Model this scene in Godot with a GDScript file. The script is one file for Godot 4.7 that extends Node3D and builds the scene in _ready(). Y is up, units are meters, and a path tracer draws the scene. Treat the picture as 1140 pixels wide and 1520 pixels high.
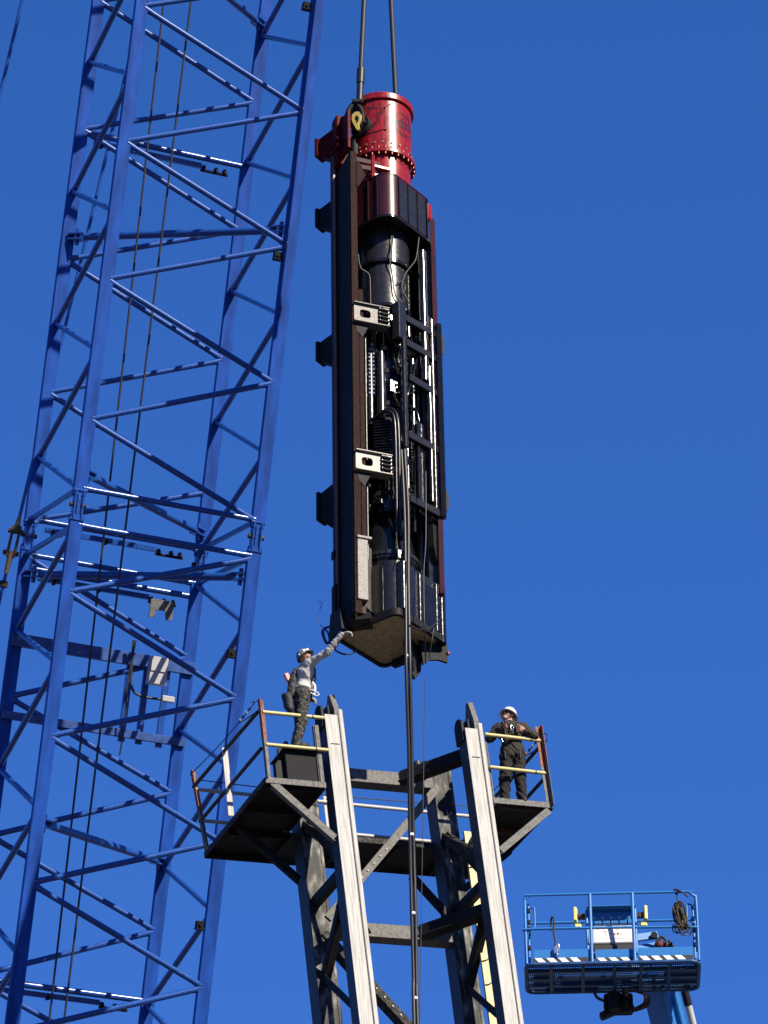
extends Node3D

# ---------------------------------------------------------------- lens
const FL := 5200.0
const PITCH := 31.9
var eye := Vector3(0, 1.6, 0)
var fwd: Vector3
var up: Vector3
func P(u: float, v: float, z: float) -> Vector3:
	return eye + fwd * z + Vector3.RIGHT * ((u - 570.0) / FL * z) - up * ((v - 760.0) / FL * z)

# ---------------------------------------------------------------- mesh builder
class B extends RefCounted:
	var v := PackedVector3Array()
	var n := PackedVector3Array()
	var uv := PackedVector2Array()
	var use_uv := false
	func tri(a: Vector3, b: Vector3, c: Vector3, na: Vector3, nb: Vector3, nc: Vector3) -> void:
		if (b - a).cross(c - a).dot(na + nb + nc) > 0.0:
			v.append_array([a, c, b]); n.append_array([na, nc, nb])
		else:
			v.append_array([a, b, c]); n.append_array([na, nb, nc])
	func quad(a: Vector3, b: Vector3, c: Vector3, d: Vector3, m: Vector3) -> void:
		tri(a, b, c, m, m, m); tri(a, c, d, m, m, m)
	func box(t: Transform3D, s: Vector3, bev := 0.004) -> void:
		var h := s * 0.5
		var e: float = min(bev, min(h.x, min(h.y, h.z)) * 0.45)
		var q := t.basis
		var ix := h - Vector3(0, e, e)
		var iy := h - Vector3(e, 0, e)
		var iz := h - Vector3(e, e, 0)
		var S: Array = [-1.0, 1.0]
		for s1 in S:
			quad(t * Vector3(s1 * ix.x, -ix.y, -ix.z), t * Vector3(s1 * ix.x, ix.y, -ix.z), t * Vector3(s1 * ix.x, ix.y, ix.z), t * Vector3(s1 * ix.x, -ix.y, ix.z), q * Vector3(s1, 0, 0))
			quad(t * Vector3(-iy.x, s1 * iy.y, -iy.z), t * Vector3(iy.x, s1 * iy.y, -iy.z), t * Vector3(iy.x, s1 * iy.y, iy.z), t * Vector3(-iy.x, s1 * iy.y, iy.z), q * Vector3(0, s1, 0))
			quad(t * Vector3(-iz.x, -iz.y, s1 * iz.z), t * Vector3(iz.x, -iz.y, s1 * iz.z), t * Vector3(iz.x, iz.y, s1 * iz.z), t * Vector3(-iz.x, iz.y, s1 * iz.z), q * Vector3(0, 0, s1))
			if e > 0.0:
				for s2 in S:
					quad(t * Vector3(s1 * ix.x, s2 * ix.y, -ix.z), t * Vector3(s1 * ix.x, s2 * ix.y, ix.z), t * Vector3(s1 * iy.x, s2 * iy.y, iy.z), t * Vector3(s1 * iy.x, s2 * iy.y, -iy.z), (q * Vector3(s1, s2, 0)).normalized())
					quad(t * Vector3(s1 * ix.x, -ix.y, s2 * ix.z), t * Vector3(s1 * ix.x, ix.y, s2 * ix.z), t * Vector3(s1 * iz.x, iz.y, s2 * iz.z), t * Vector3(s1 * iz.x, -iz.y, s2 * iz.z), (q * Vector3(s1, 0, s2)).normalized())
					quad(t * Vector3(-iy.x, s1 * iy.y, s2 * iy.z), t * Vector3(iy.x, s1 * iy.y, s2 * iy.z), t * Vector3(iz.x, s1 * iz.y, s2 * iz.z), t * Vector3(-iz.x, s1 * iz.y, s2 * iz.z), (q * Vector3(0, s1, s2)).normalized())
					for s3 in S:
						var m := (q * Vector3(s1, s2, s3)).normalized()
						tri(t * Vector3(s1 * ix.x, s2 * ix.y, s3 * ix.z), t * Vector3(s1 * iy.x, s2 * iy.y, s3 * iy.z), t * Vector3(s1 * iz.x, s2 * iz.y, s3 * iz.z), m, m, m)
	# a bar from p to q: w wide along side, t thick across it
	func bar(p: Vector3, q: Vector3, w: float, t: float, side: Vector3, bev := 0.004) -> void:
		var y := (q - p).normalized()
		var x := (side - y * side.dot(y)).normalized()
		box(Transform3D(Basis(x, y, x.cross(y)), (p + q) * 0.5), Vector3(w, p.distance_to(q), t), bev)
	# an angle iron: legs along sx and sz from the line p-q
	func angle(p: Vector3, q: Vector3, w: float, t: float, sx: Vector3, sz: Vector3) -> void:
		bar(p + sx * w * 0.5, q + sx * w * 0.5, w, t, sx, 0.003)
		bar(p + sz * (w * 0.5 + t * 0.5), q + sz * (w * 0.5 + t * 0.5), w - 0.002, t, sz, 0.003)
	# an H section: flanges along sx, depth along sz, p-q is the middle of the front face
	func hsec(p: Vector3, q: Vector3, fw: float, d: float, t: float, sx: Vector3, sz: Vector3) -> void:
		bar(p + sz * t * 0.5, q + sz * t * 0.5, fw, t, sx)
		bar(p + sz * (d - t * 0.5), q + sz * (d - t * 0.5), fw, t, sx)
		bar(p + sz * d * 0.5, q + sz * d * 0.5, t * 0.7, d - t * 2.0 + 0.002, sx, 0.0)
	# a channel: web along sx facing out, flanges going along sz
	func chan(p: Vector3, q: Vector3, w: float, d: float, t: float, sx: Vector3, sz: Vector3) -> void:
		bar(p + sz * t * 0.5, q + sz * t * 0.5, w, t, sx)
		for s in [-1.0, 1.0]:
			var o: Vector3 = sx * s * (w * 0.5 - t * 0.5) + sz * (d * 0.5 + t * 0.5)
			bar(p + o, q + o, t, d - t, sx)
	func tube(pts: PackedVector3Array, r: float, seg := 8, r2 := -1.0, caps := true) -> void:
		var k := pts.size()
		var d0 := (pts[1] - pts[0]).normalized()
		var x := (Vector3.UP if absf(d0.y) < 0.9 else Vector3.RIGHT).cross(d0).normalized()
		var rings: Array = []
		for i in k:
			var d := (pts[mini(i + 1, k - 1)] - pts[maxi(i - 1, 0)]).normalized()
			x = (x - d * x.dot(d)).normalized()
			var y := d.cross(x)
			var rr := r if r2 < 0.0 else lerpf(r, r2, float(i) / (k - 1))
			var ring := PackedVector3Array()
			var nn := PackedVector3Array()
			for j in seg:
				var a := TAU * j / seg
				var m := x * cos(a) + y * sin(a)
				ring.append(pts[i] + m * rr); nn.append(m)
			rings.append([ring, nn, d])
		for i in k - 1:
			var A: PackedVector3Array = rings[i][0]
			var Bq: PackedVector3Array = rings[i + 1][0]
			var na: PackedVector3Array = rings[i][1]
			var nb: PackedVector3Array = rings[i + 1][1]
			for j in seg:
				var l := (j + 1) % seg
				tri(A[j], A[l], Bq[l], na[j], na[l], nb[l])
				tri(A[j], Bq[l], Bq[j], na[j], nb[l], nb[j])
		if caps:
			for e in [0, k - 1]:
				var R: PackedVector3Array = rings[e][0]
				var m: Vector3 = rings[e][2] * (-1.0 if e == 0 else 1.0)
				for j in range(1, seg - 1):
					tri(R[0], R[j], R[j + 1], m, m, m)
	func rod(p: Vector3, q: Vector3, r: float, seg := 8) -> void:
		tube(PackedVector3Array([p, q]), r, seg)
	# profile points (radius, height) turned about the y axis of t
	func lathe(t: Transform3D, prof: Array, seg := 32, from := 0.0, sweep := TAU) -> void:
		for i in prof.size() - 1:
			var a: Vector2 = prof[i]
			var b: Vector2 = prof[i + 1]
			var e := (b - a).normalized()
			var nr := Vector2(e.y, -e.x)
			for j in seg:
				var p := from + sweep * j / seg
				var q := from + sweep * (j + 1) / seg
				var cp := Vector3(cos(p), 0, sin(p))
				var cq := Vector3(cos(q), 0, sin(q))
				var np: Vector3 = t.basis * (cp * nr.x + Vector3(0, nr.y, 0))
				var nq: Vector3 = t.basis * (cq * nr.x + Vector3(0, nr.y, 0))
				var p1: Vector3 = t * (cp * a.x + Vector3(0, a.y, 0))
				var p2: Vector3 = t * (cq * a.x + Vector3(0, a.y, 0))
				var p3: Vector3 = t * (cq * b.x + Vector3(0, b.y, 0))
				var p4: Vector3 = t * (cp * b.x + Vector3(0, b.y, 0))
				if a.x > 1e-5:
					tri(p1, p2, p3, np, nq, nq)
				if b.x > 1e-5:
					tri(p1, p3, p4, np, nq, np)
	# polygon in the xy plane of t, thick along its z (from 0 to depth)
	func prism(t: Transform3D, poly: PackedVector2Array, depth: float, holes: Array = []) -> void:
		var outer := poly
		var flat := poly
		for h in holes:
			flat = bridge(flat, h)
		var idx := Geometry2D.triangulate_polygon(flat)
		var q := t.basis
		for z in [0.0, depth]:
			var m: Vector3 = (q * Vector3(0, 0, 1.0 if (z > 0.0) == (depth > 0.0) and z != 0.0 else -1.0)).normalized()
			if depth < 0.0:
				m = -(q * Vector3(0, 0, 1.0 if z != 0.0 else -1.0)).normalized()
			for i in range(0, idx.size(), 3):
				var a := flat[idx[i]]
				var b := flat[idx[i + 1]]
				var c := flat[idx[i + 2]]
				tri(t * Vector3(a.x, a.y, z), t * Vector3(b.x, b.y, z), t * Vector3(c.x, c.y, z), m, m, m)
		var loops: Array = [outer]
		loops.append_array(holes)
		for li in loops.size():
			var L: PackedVector2Array = loops[li]
			var cw := Geometry2D.is_polygon_clockwise(L)
			for i in L.size():
				var a := L[i]
				var b := L[(i + 1) % L.size()]
				var e := (b - a).normalized()
				var o := Vector2(e.y, -e.x)
				if cw != (li > 0):
					o = -o
				var m: Vector3 = (q * Vector3(o.x, o.y, 0)).normalized()
				quad(t * Vector3(a.x, a.y, 0), t * Vector3(b.x, b.y, 0), t * Vector3(b.x, b.y, depth), t * Vector3(a.x, a.y, depth), m)
	func bridge(a: PackedVector2Array, h: PackedVector2Array) -> PackedVector2Array:
		var best := 1e9
		var bi := 0
		var bj := 0
		for i in a.size():
			for j in h.size():
				var d := a[i].distance_squared_to(h[j])
				if d < best:
					best = d; bi = i; bj = j
		var hh := h.duplicate()
		if Geometry2D.is_polygon_clockwise(a) == Geometry2D.is_polygon_clockwise(hh):
			hh.reverse(); bj = hh.size() - 1 - bj
		var r := PackedVector2Array()
		for i in range(0, bi + 1):
			r.append(a[i])
		for j in hh.size() + 1:
			r.append(hh[(bj + j) % hh.size()])
		for i in range(bi, a.size()):
			r.append(a[i])
		return r
	func sphere(c: Vector3, r: Vector3, seg := 12, q := Basis()) -> void:
		var hs := seg / 2
		for i in hs:
			for j in seg:
				var f := func(ii: int, jj: int) -> Vector3:
					var th := PI * ii / hs
					var ph := TAU * jj / seg
					return Vector3(sin(th) * cos(ph), cos(th), sin(th) * sin(ph))
				var a: Vector3 = f.call(i, j)
				var b: Vector3 = f.call(i, j + 1)
				var d: Vector3 = f.call(i + 1, j + 1)
				var e: Vector3 = f.call(i + 1, j)
				var nn := func(w: Vector3) -> Vector3: return (q * (w / r)).normalized()
				if i > 0:
					tri(c + q * (a * r), c + q * (b * r), c + q * (d * r), nn.call(a), nn.call(b), nn.call(d))
				if i < hs - 1:
					tri(c + q * (a * r), c + q * (d * r), c + q * (e * r), nn.call(a), nn.call(d), nn.call(e))
	func bolt(p: Vector3, d: Vector3, r: float, h: float) -> void:
		tube(PackedVector3Array([p, p + d * h]), r, 6)
	func mesh() -> ArrayMesh:
		var a: Array = []
		a.resize(Mesh.ARRAY_MAX)
		a[Mesh.ARRAY_VERTEX] = v
		a[Mesh.ARRAY_NORMAL] = n
		if use_uv:
			a[Mesh.ARRAY_TEX_UV] = uv
		var m := ArrayMesh.new()
		m.add_surface_from_arrays(Mesh.PRIMITIVE_TRIANGLES, a)
		return m

# ---------------------------------------------------------------- naming
var used := {}
func numbered(called: String) -> String:
	used[called] = used.get(called, -1) + 1
	return called if used[called] == 0 else "%s_%03d" % [called, used[called]]
func tag(o: Node, label: String, category: String, group := "") -> void:
	o.set_meta("label", label); o.set_meta("category", category)
	if group:
		o.set_meta("group", group)
func thing(called: String, label: String, category: String, t := Transform3D(), group := "") -> Node3D:
	var o := Node3D.new()
	o.name = numbered(called)
	add_child(o)
	o.transform = t
	tag(o, label, category, group)
	return o
func part(parent: Node, called: String, b: B, m: Material, stuff := false) -> MeshInstance3D:
	return inst(parent, called, b.mesh(), m, Transform3D(), stuff)
func inst(parent: Node, called: String, me: Mesh, m: Material, t := Transform3D(), stuff := false) -> MeshInstance3D:
	var o := MeshInstance3D.new()
	var k := 0
	var nm := called
	while parent.has_node(nm):
		k += 1
		nm = "%s_%03d" % [called, k]
	o.name = nm
	o.mesh = me
	o.material_override = m
	o.transform = t
	parent.add_child(o, true)
	if stuff:
		o.set_meta("kind", "stuff")
	return o

# ---------------------------------------------------------------- materials
var M := {}
var tex := {}
func noise_tex(key: String, freq: float, lo: float, hi: float, oct := 4, sd := 1, cut := 0.0, kind := FastNoiseLite.TYPE_SIMPLEX_SMOOTH) -> NoiseTexture2D:
	if tex.has(key):
		return tex[key]
	var nz := FastNoiseLite.new()
	nz.noise_type = kind
	nz.seed = sd
	nz.frequency = freq
	nz.fractal_octaves = oct
	var t := NoiseTexture2D.new()
	t.width = 512; t.height = 512
	t.seamless = true
	t.noise = nz
	var g := Gradient.new()
	g.offsets = PackedFloat32Array([cut, 1.0])
	g.colors = PackedColorArray([Color(lo, lo, lo), Color(hi, hi, hi)])
	t.color_ramp = g
	tex[key] = t
	return t
func bump_tex(key: String, freq: float, strength: float, sd := 3) -> NoiseTexture2D:
	if tex.has(key):
		return tex[key]
	var nz := FastNoiseLite.new()
	nz.seed = sd
	nz.frequency = freq
	nz.fractal_octaves = 3
	var t := NoiseTexture2D.new()
	t.width = 512; t.height = 512
	t.seamless = true
	t.as_normal_map = true
	t.bump_strength = strength
	t.noise = nz
	tex[key] = t
	return t
func mat(key: String, r: float, g: float, b: float, rough: float, metal := 0.0, t: Texture2D = null, scale := Vector3.ONE, nt: Texture2D = null, ns := 0.3) -> StandardMaterial3D:
	var m := StandardMaterial3D.new()
	m.resource_name = key
	m.albedo_color = Color(r, g, b).linear_to_srgb()
	m.roughness = rough
	m.metallic = metal
	if t or nt:
		m.uv1_triplanar = true
		m.uv1_scale = scale
	if t:
		m.albedo_texture = t
	if nt:
		m.normal_enabled = true
		m.normal_texture = nt
		m.normal_scale = ns
	M[key] = m
	return m
func make_materials() -> void:
	var mott := noise_tex("mott", 0.012, 0.70, 1.0, 5, 11)
	var streak := noise_tex("streak", 0.03, 0.62, 1.0, 5, 15, 0.2)
	var chips := noise_tex("chips", 0.03, 0.8, 1.0, 5, 61)
	chips.color_ramp.offsets = PackedFloat32Array([0.0, 0.15, 0.22, 1.0])
	chips.color_ramp.colors = PackedColorArray([Color(0.62, 0.52, 0.48), Color(0.70, 0.63, 0.60), Color(0.80, 0.80, 0.80), Color(1, 1, 1)])
	var wear := noise_tex("wear", 0.02, 0.3, 1.0, 5, 5, 0.25)
	var fine := noise_tex("fine", 0.06, 0.55, 1.0, 4, 8)
	var wob := bump_tex("wob", 0.012, 6.0, 3)
	var grit := bump_tex("grit", 0.08, 5.0, 9)
	mat("boom_blue", 0.020, 0.092, 0.40, 0.24, 0.0, chips, Vector3(1.1, 0.7, 1.1), wob, 0.05)
	mat("chord_blue", 0.012, 0.082, 0.43, 0.6, 0.0, mott, Vector3(0.5, 0.12, 0.5), wob, 0.04)
	mat("plate_blue", 0.03, 0.10, 0.38, 0.5, 0.0, mott, Vector3(0.7, 0.7, 0.7))
	mat("bracket_black", 0.010, 0.010, 0.012, 0.7)
	mat("boom_grey", 0.52, 0.54, 0.56, 0.5, 0.0, mott, Vector3(1, 1, 1))
	mat("galvanised", 0.57, 0.56, 0.525, 0.6, 0.0, noise_tex("scratch", 0.02, 0.80, 1.0, 5, 17, 0.15), Vector3(2.2, 0.12, 2.2), grit, 0.12)
	mat("shaded_rear_face", 0.27, 0.265, 0.245, 0.65, 0.0, noise_tex("sun_patches", 0.008, 0.10, 1.0, 5, 23, 0.30), Vector3(1.3, 0.5, 1.3), grit, 0.2)  # darkened, blotched colour stands in for sun patches and shade
	mat("dark_steel", 0.115, 0.11, 0.105, 0.65, 0.0, wear, Vector3(1.2, 1.2, 1.2), grit, 0.25)
	mat("shop_steel", 0.20, 0.195, 0.185, 0.6, 0.0, mott, Vector3(1.8, 1.8, 1.8), grit, 0.2)
	mat("black_steel", 0.022, 0.022, 0.024, 0.6, 0.0, mott, Vector3(1.5, 1.5, 1.5), grit, 0.2)
	mat("leg_steel", 0.045, 0.045, 0.048, 0.5, 0.0, streak, Vector3(1.2, 0.3, 1.2), grit, 0.15)
	mat("rust_steel", 0.17, 0.075, 0.045, 0.75, 0.0, wear, Vector3(1.5, 1.5, 1.5), grit, 0.3)
	mat("primer_orange", 0.34, 0.15, 0.095, 0.7, 0.0, mott, Vector3(3, 3, 3))
	mat("brown_pipe", 0.17, 0.125, 0.09, 0.6, 0.1, wear, Vector3(2, 2, 2))
	mat("yellow_paint", 0.80, 0.70, 0.30, 0.5, 0.0, fine, Vector3(1.5, 3, 3))
	mat("white_pipe", 0.72, 0.71, 0.68, 0.5, 0.0, fine, Vector3(2, 2, 2))
	mat("hammer_red", 0.46, 0.018, 0.020, 0.30, 0.0, noise_tex("oil", 0.025, 0.50, 1.0, 5, 41, 0.1), Vector3(1.5, 0.35, 1.5), wob, 0.06)
	mat("hammer_dark_red", 0.14, 0.012, 0.014, 0.42, 0.0, streak, Vector3(1.2, 0.5, 1.2), wob, 0.05)
	mat("painted_sun_edge", 0.34, 0.20, 0.18, 0.5, 0.0, streak, Vector3(2, 0.4, 2))  # paler colour imitates a sunlit line along the flange edge
	mat("hammer_maroon", 0.055, 0.009, 0.013, 0.34, 0.0, mott, Vector3(1.2, 0.3, 1.2), wob, 0.06)
	mat("hammer_brown", 0.050, 0.026, 0.024, 0.6, 0.0, streak, Vector3(2.0, 0.4, 2.0), wob, 0.06)
	mat("gloss_black", 0.012, 0.012, 0.014, 0.13, 0.0, mott, Vector3(1, 1, 1), wob, 0.10)
	mat("satin_black", 0.022, 0.022, 0.025, 0.30, 0.0, mott, Vector3(1, 1, 1), wob, 0.12)
	mat("oily_black", 0.02, 0.02, 0.022, 0.16, 0.0, fine, Vector3(2, 2, 2), grit, 0.5)
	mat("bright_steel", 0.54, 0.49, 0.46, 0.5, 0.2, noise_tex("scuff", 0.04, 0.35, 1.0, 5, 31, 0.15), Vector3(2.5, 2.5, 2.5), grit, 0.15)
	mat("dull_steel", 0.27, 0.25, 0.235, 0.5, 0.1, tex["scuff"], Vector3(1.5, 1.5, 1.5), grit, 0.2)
	mat("cushion", 0.72, 0.54, 0.32, 0.9, 0.0, streak, Vector3(0.5, 2, 2), grit, 0.4)
	mat("rubber", 0.02, 0.02, 0.022, 0.5)
	mat("hose_sleeve", 0.026, 0.026, 0.028, 0.45, 0.0, fine, Vector3(4, 1, 4))
	mat("hose_collar", 0.75, 0.75, 0.74, 0.4)
	mat("wire_rope", 0.035, 0.035, 0.04, 0.55, 0.3)
	mat("blue_rope", 0.03, 0.05, 0.16, 0.8)
	mat("shackle_yellow", 0.50, 0.38, 0.09, 0.45)
	mat("lift_blue", 0.035, 0.23, 0.62, 0.38, 0.0, chips, Vector3(2.2, 2.2, 2.2))
	mat("lift_white", 0.78, 0.78, 0.76, 0.45, 0.0, fine, Vector3(3, 3, 3))
	mat("lift_blue_shaded", 0.016, 0.09, 0.27, 0.5, 0.0, mott, Vector3(0.8, 0.8, 0.8))  # lift blue darkened to paint in the shade under the basket
	mat("tape_black", 0.03, 0.03, 0.03, 0.5)
	mat("tape_white", 0.84, 0.83, 0.78, 0.5)
	mat("pad_yellow", 0.82, 0.70, 0.20, 0.5)
	mat("manila", 0.16, 0.13, 0.075, 0.9, 0.0, wear, Vector3(6, 6, 6))
	mat("red_cloth", 0.55, 0.09, 0.085, 0.8, 0.0, wear, Vector3(4, 4, 4))
	mat("socket", 0.30, 0.20, 0.07, 0.6, 0.0, wear, Vector3(3, 3, 3))
	mat("orange_plastic", 0.75, 0.25, 0.16, 0.5)
	mat("chrome", 0.75, 0.75, 0.74, 0.2, 0.9)
	mat("ground_gravel", 0.23, 0.21, 0.18, 0.95, 0.0, wear, Vector3(0.4, 0.4, 0.4), grit, 0.6)
	mat("skin", 0.50, 0.26, 0.19, 0.55, 0.0, noise_tex("skinn", 0.03, 0.8, 1.0, 3, 21), Vector3(3, 3, 3))
	mat("hair", 0.03, 0.018, 0.01, 0.6)
	mat("shirt_grey", 0.74, 0.74, 0.70, 0.9, 0.0, fine, Vector3(4, 4, 4), grit, 0.4)
	mat("trouser_grey", 0.30, 0.285, 0.25, 0.9, 0.0, noise_tex("camo", 0.012, 0.22, 1.0, 2, 71, 0.40), Vector3(2.5, 2.5, 2.5), grit, 0.5)
	mat("jacket_olive", 0.10, 0.092, 0.068, 0.9, 0.0, wear, Vector3(3, 3, 3), grit, 0.5)
	mat("trouser_dark", 0.035, 0.032, 0.03, 0.9, 0.0, wear, Vector3(3, 3, 3), grit, 0.5)
	mat("harness", 0.02, 0.02, 0.022, 0.7)
	mat("boot", 0.03, 0.026, 0.022, 0.6)
	mat("glove", 0.58, 0.55, 0.46, 0.85, 0.0, fine, Vector3(6, 6, 6))
	mat("helmet_white", 0.80, 0.80, 0.78, 0.35)
	mat("helmet_grey", 0.20, 0.22, 0.22, 0.32, 0.0, mott, Vector3(3, 3, 3))
	mat("sticker", 0.7, 0.7, 0.68, 0.5)
	mat("tinted", 0.01, 0.01, 0.012, 0.08)
	for k in ["hammer_brown", "hammer_dark_red"]:
		M[k].metallic_specular = 0.12
	for k in ["gloss_black", "satin_black", "hammer_red"]:
		M[k].roughness_texture = noise_tex("rough_" + k, 0.02, 0.55, 1.0, 4, 51)
		M[k].roughness_texture_channel = BaseMaterial3D.TEXTURE_CHANNEL_RED
		M[k].roughness *= 1.35
	mat("decal_black", 0.02, 0.015, 0.018, 0.35)
	for k in ["chord_blue", "bracket_black", "black_steel", "dark_steel", "galvanised", "shop_steel", "primer_orange"]:
		M[k].metallic_specular = 0.28

# ---------------------------------------------------------------- set-up
func _ready() -> void:
	var th := deg_to_rad(PITCH)
	fwd = Vector3(0, sin(th), -cos(th))
	up = Vector3(0, cos(th), sin(th))
	var cam := Camera3D.new()
	cam.name = "camera"
	cam.fov = rad_to_deg(2.0 * atan(760.0 / FL))
	cam.near = 0.5
	cam.far = 6000.0
	cam.transform = Transform3D(Basis(Vector3.RIGHT, up, -fwd), eye)
	add_child(cam)
	cam.current = true
	var sky := ProceduralSkyMaterial.new()
	sky.sky_energy_multiplier = 1.0
	sky.sky_top_color = Color(0.0121, 0.0575, 0.232).linear_to_srgb()
	sky.sky_horizon_color = Color(0.061, 0.199, 0.680).linear_to_srgb()
	sky.sky_curve = 0.3
	sky.ground_bottom_color = Color(0.1, 0.09, 0.08).linear_to_srgb()
	sky.ground_horizon_color = Color(0.061, 0.199, 0.680).linear_to_srgb()
	sky.sun_angle_max = 1.0
	var env := Environment.new()
	env.background_mode = Environment.BG_SKY
	env.sky = Sky.new()
	env.sky.sky_material = sky
	env.tonemap_mode = Environment.TONE_MAPPER_LINEAR
	env.tonemap_exposure = 1.6
	env.sdfgi_enabled = true
	env.ssao_enabled = true
	env.ssil_enabled = true
	var we := WorldEnvironment.new()
	we.name = "world"
	we.environment = env
	add_child(we)
	var sun := DirectionalLight3D.new()
	sun.name = "sun"
	sun.light_energy = 1.6
	sun.light_color = Color(1.0, 0.955, 0.88)
	sun.light_angular_distance = 0.5
	sun.shadow_enabled = true
	var az := deg_to_rad(42.0)
	var el := deg_to_rad(35.0)
	var sd := Vector3(sin(az) * cos(el), sin(el), cos(az) * cos(el))
	sun.transform = Transform3D(Basis.looking_at(-sd, Vector3.UP), Vector3(0, 60, 0))
	add_child(sun)
	make_materials()
	build_ground()
	build_crane()
	build_leads()
	build_hammer()
	build_lines()
	build_lift()
	build_people()

func build_ground() -> void:
	var b := B.new()
	b.quad(Vector3(-3000, 0, 3000), Vector3(3000, 0, 3000), Vector3(3000, 0, -3000), Vector3(-3000, 0, -3000), Vector3.UP)
	var g := part(self, "ground", b, M.ground_gravel)
	g.set_meta("kind", "structure")

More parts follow.
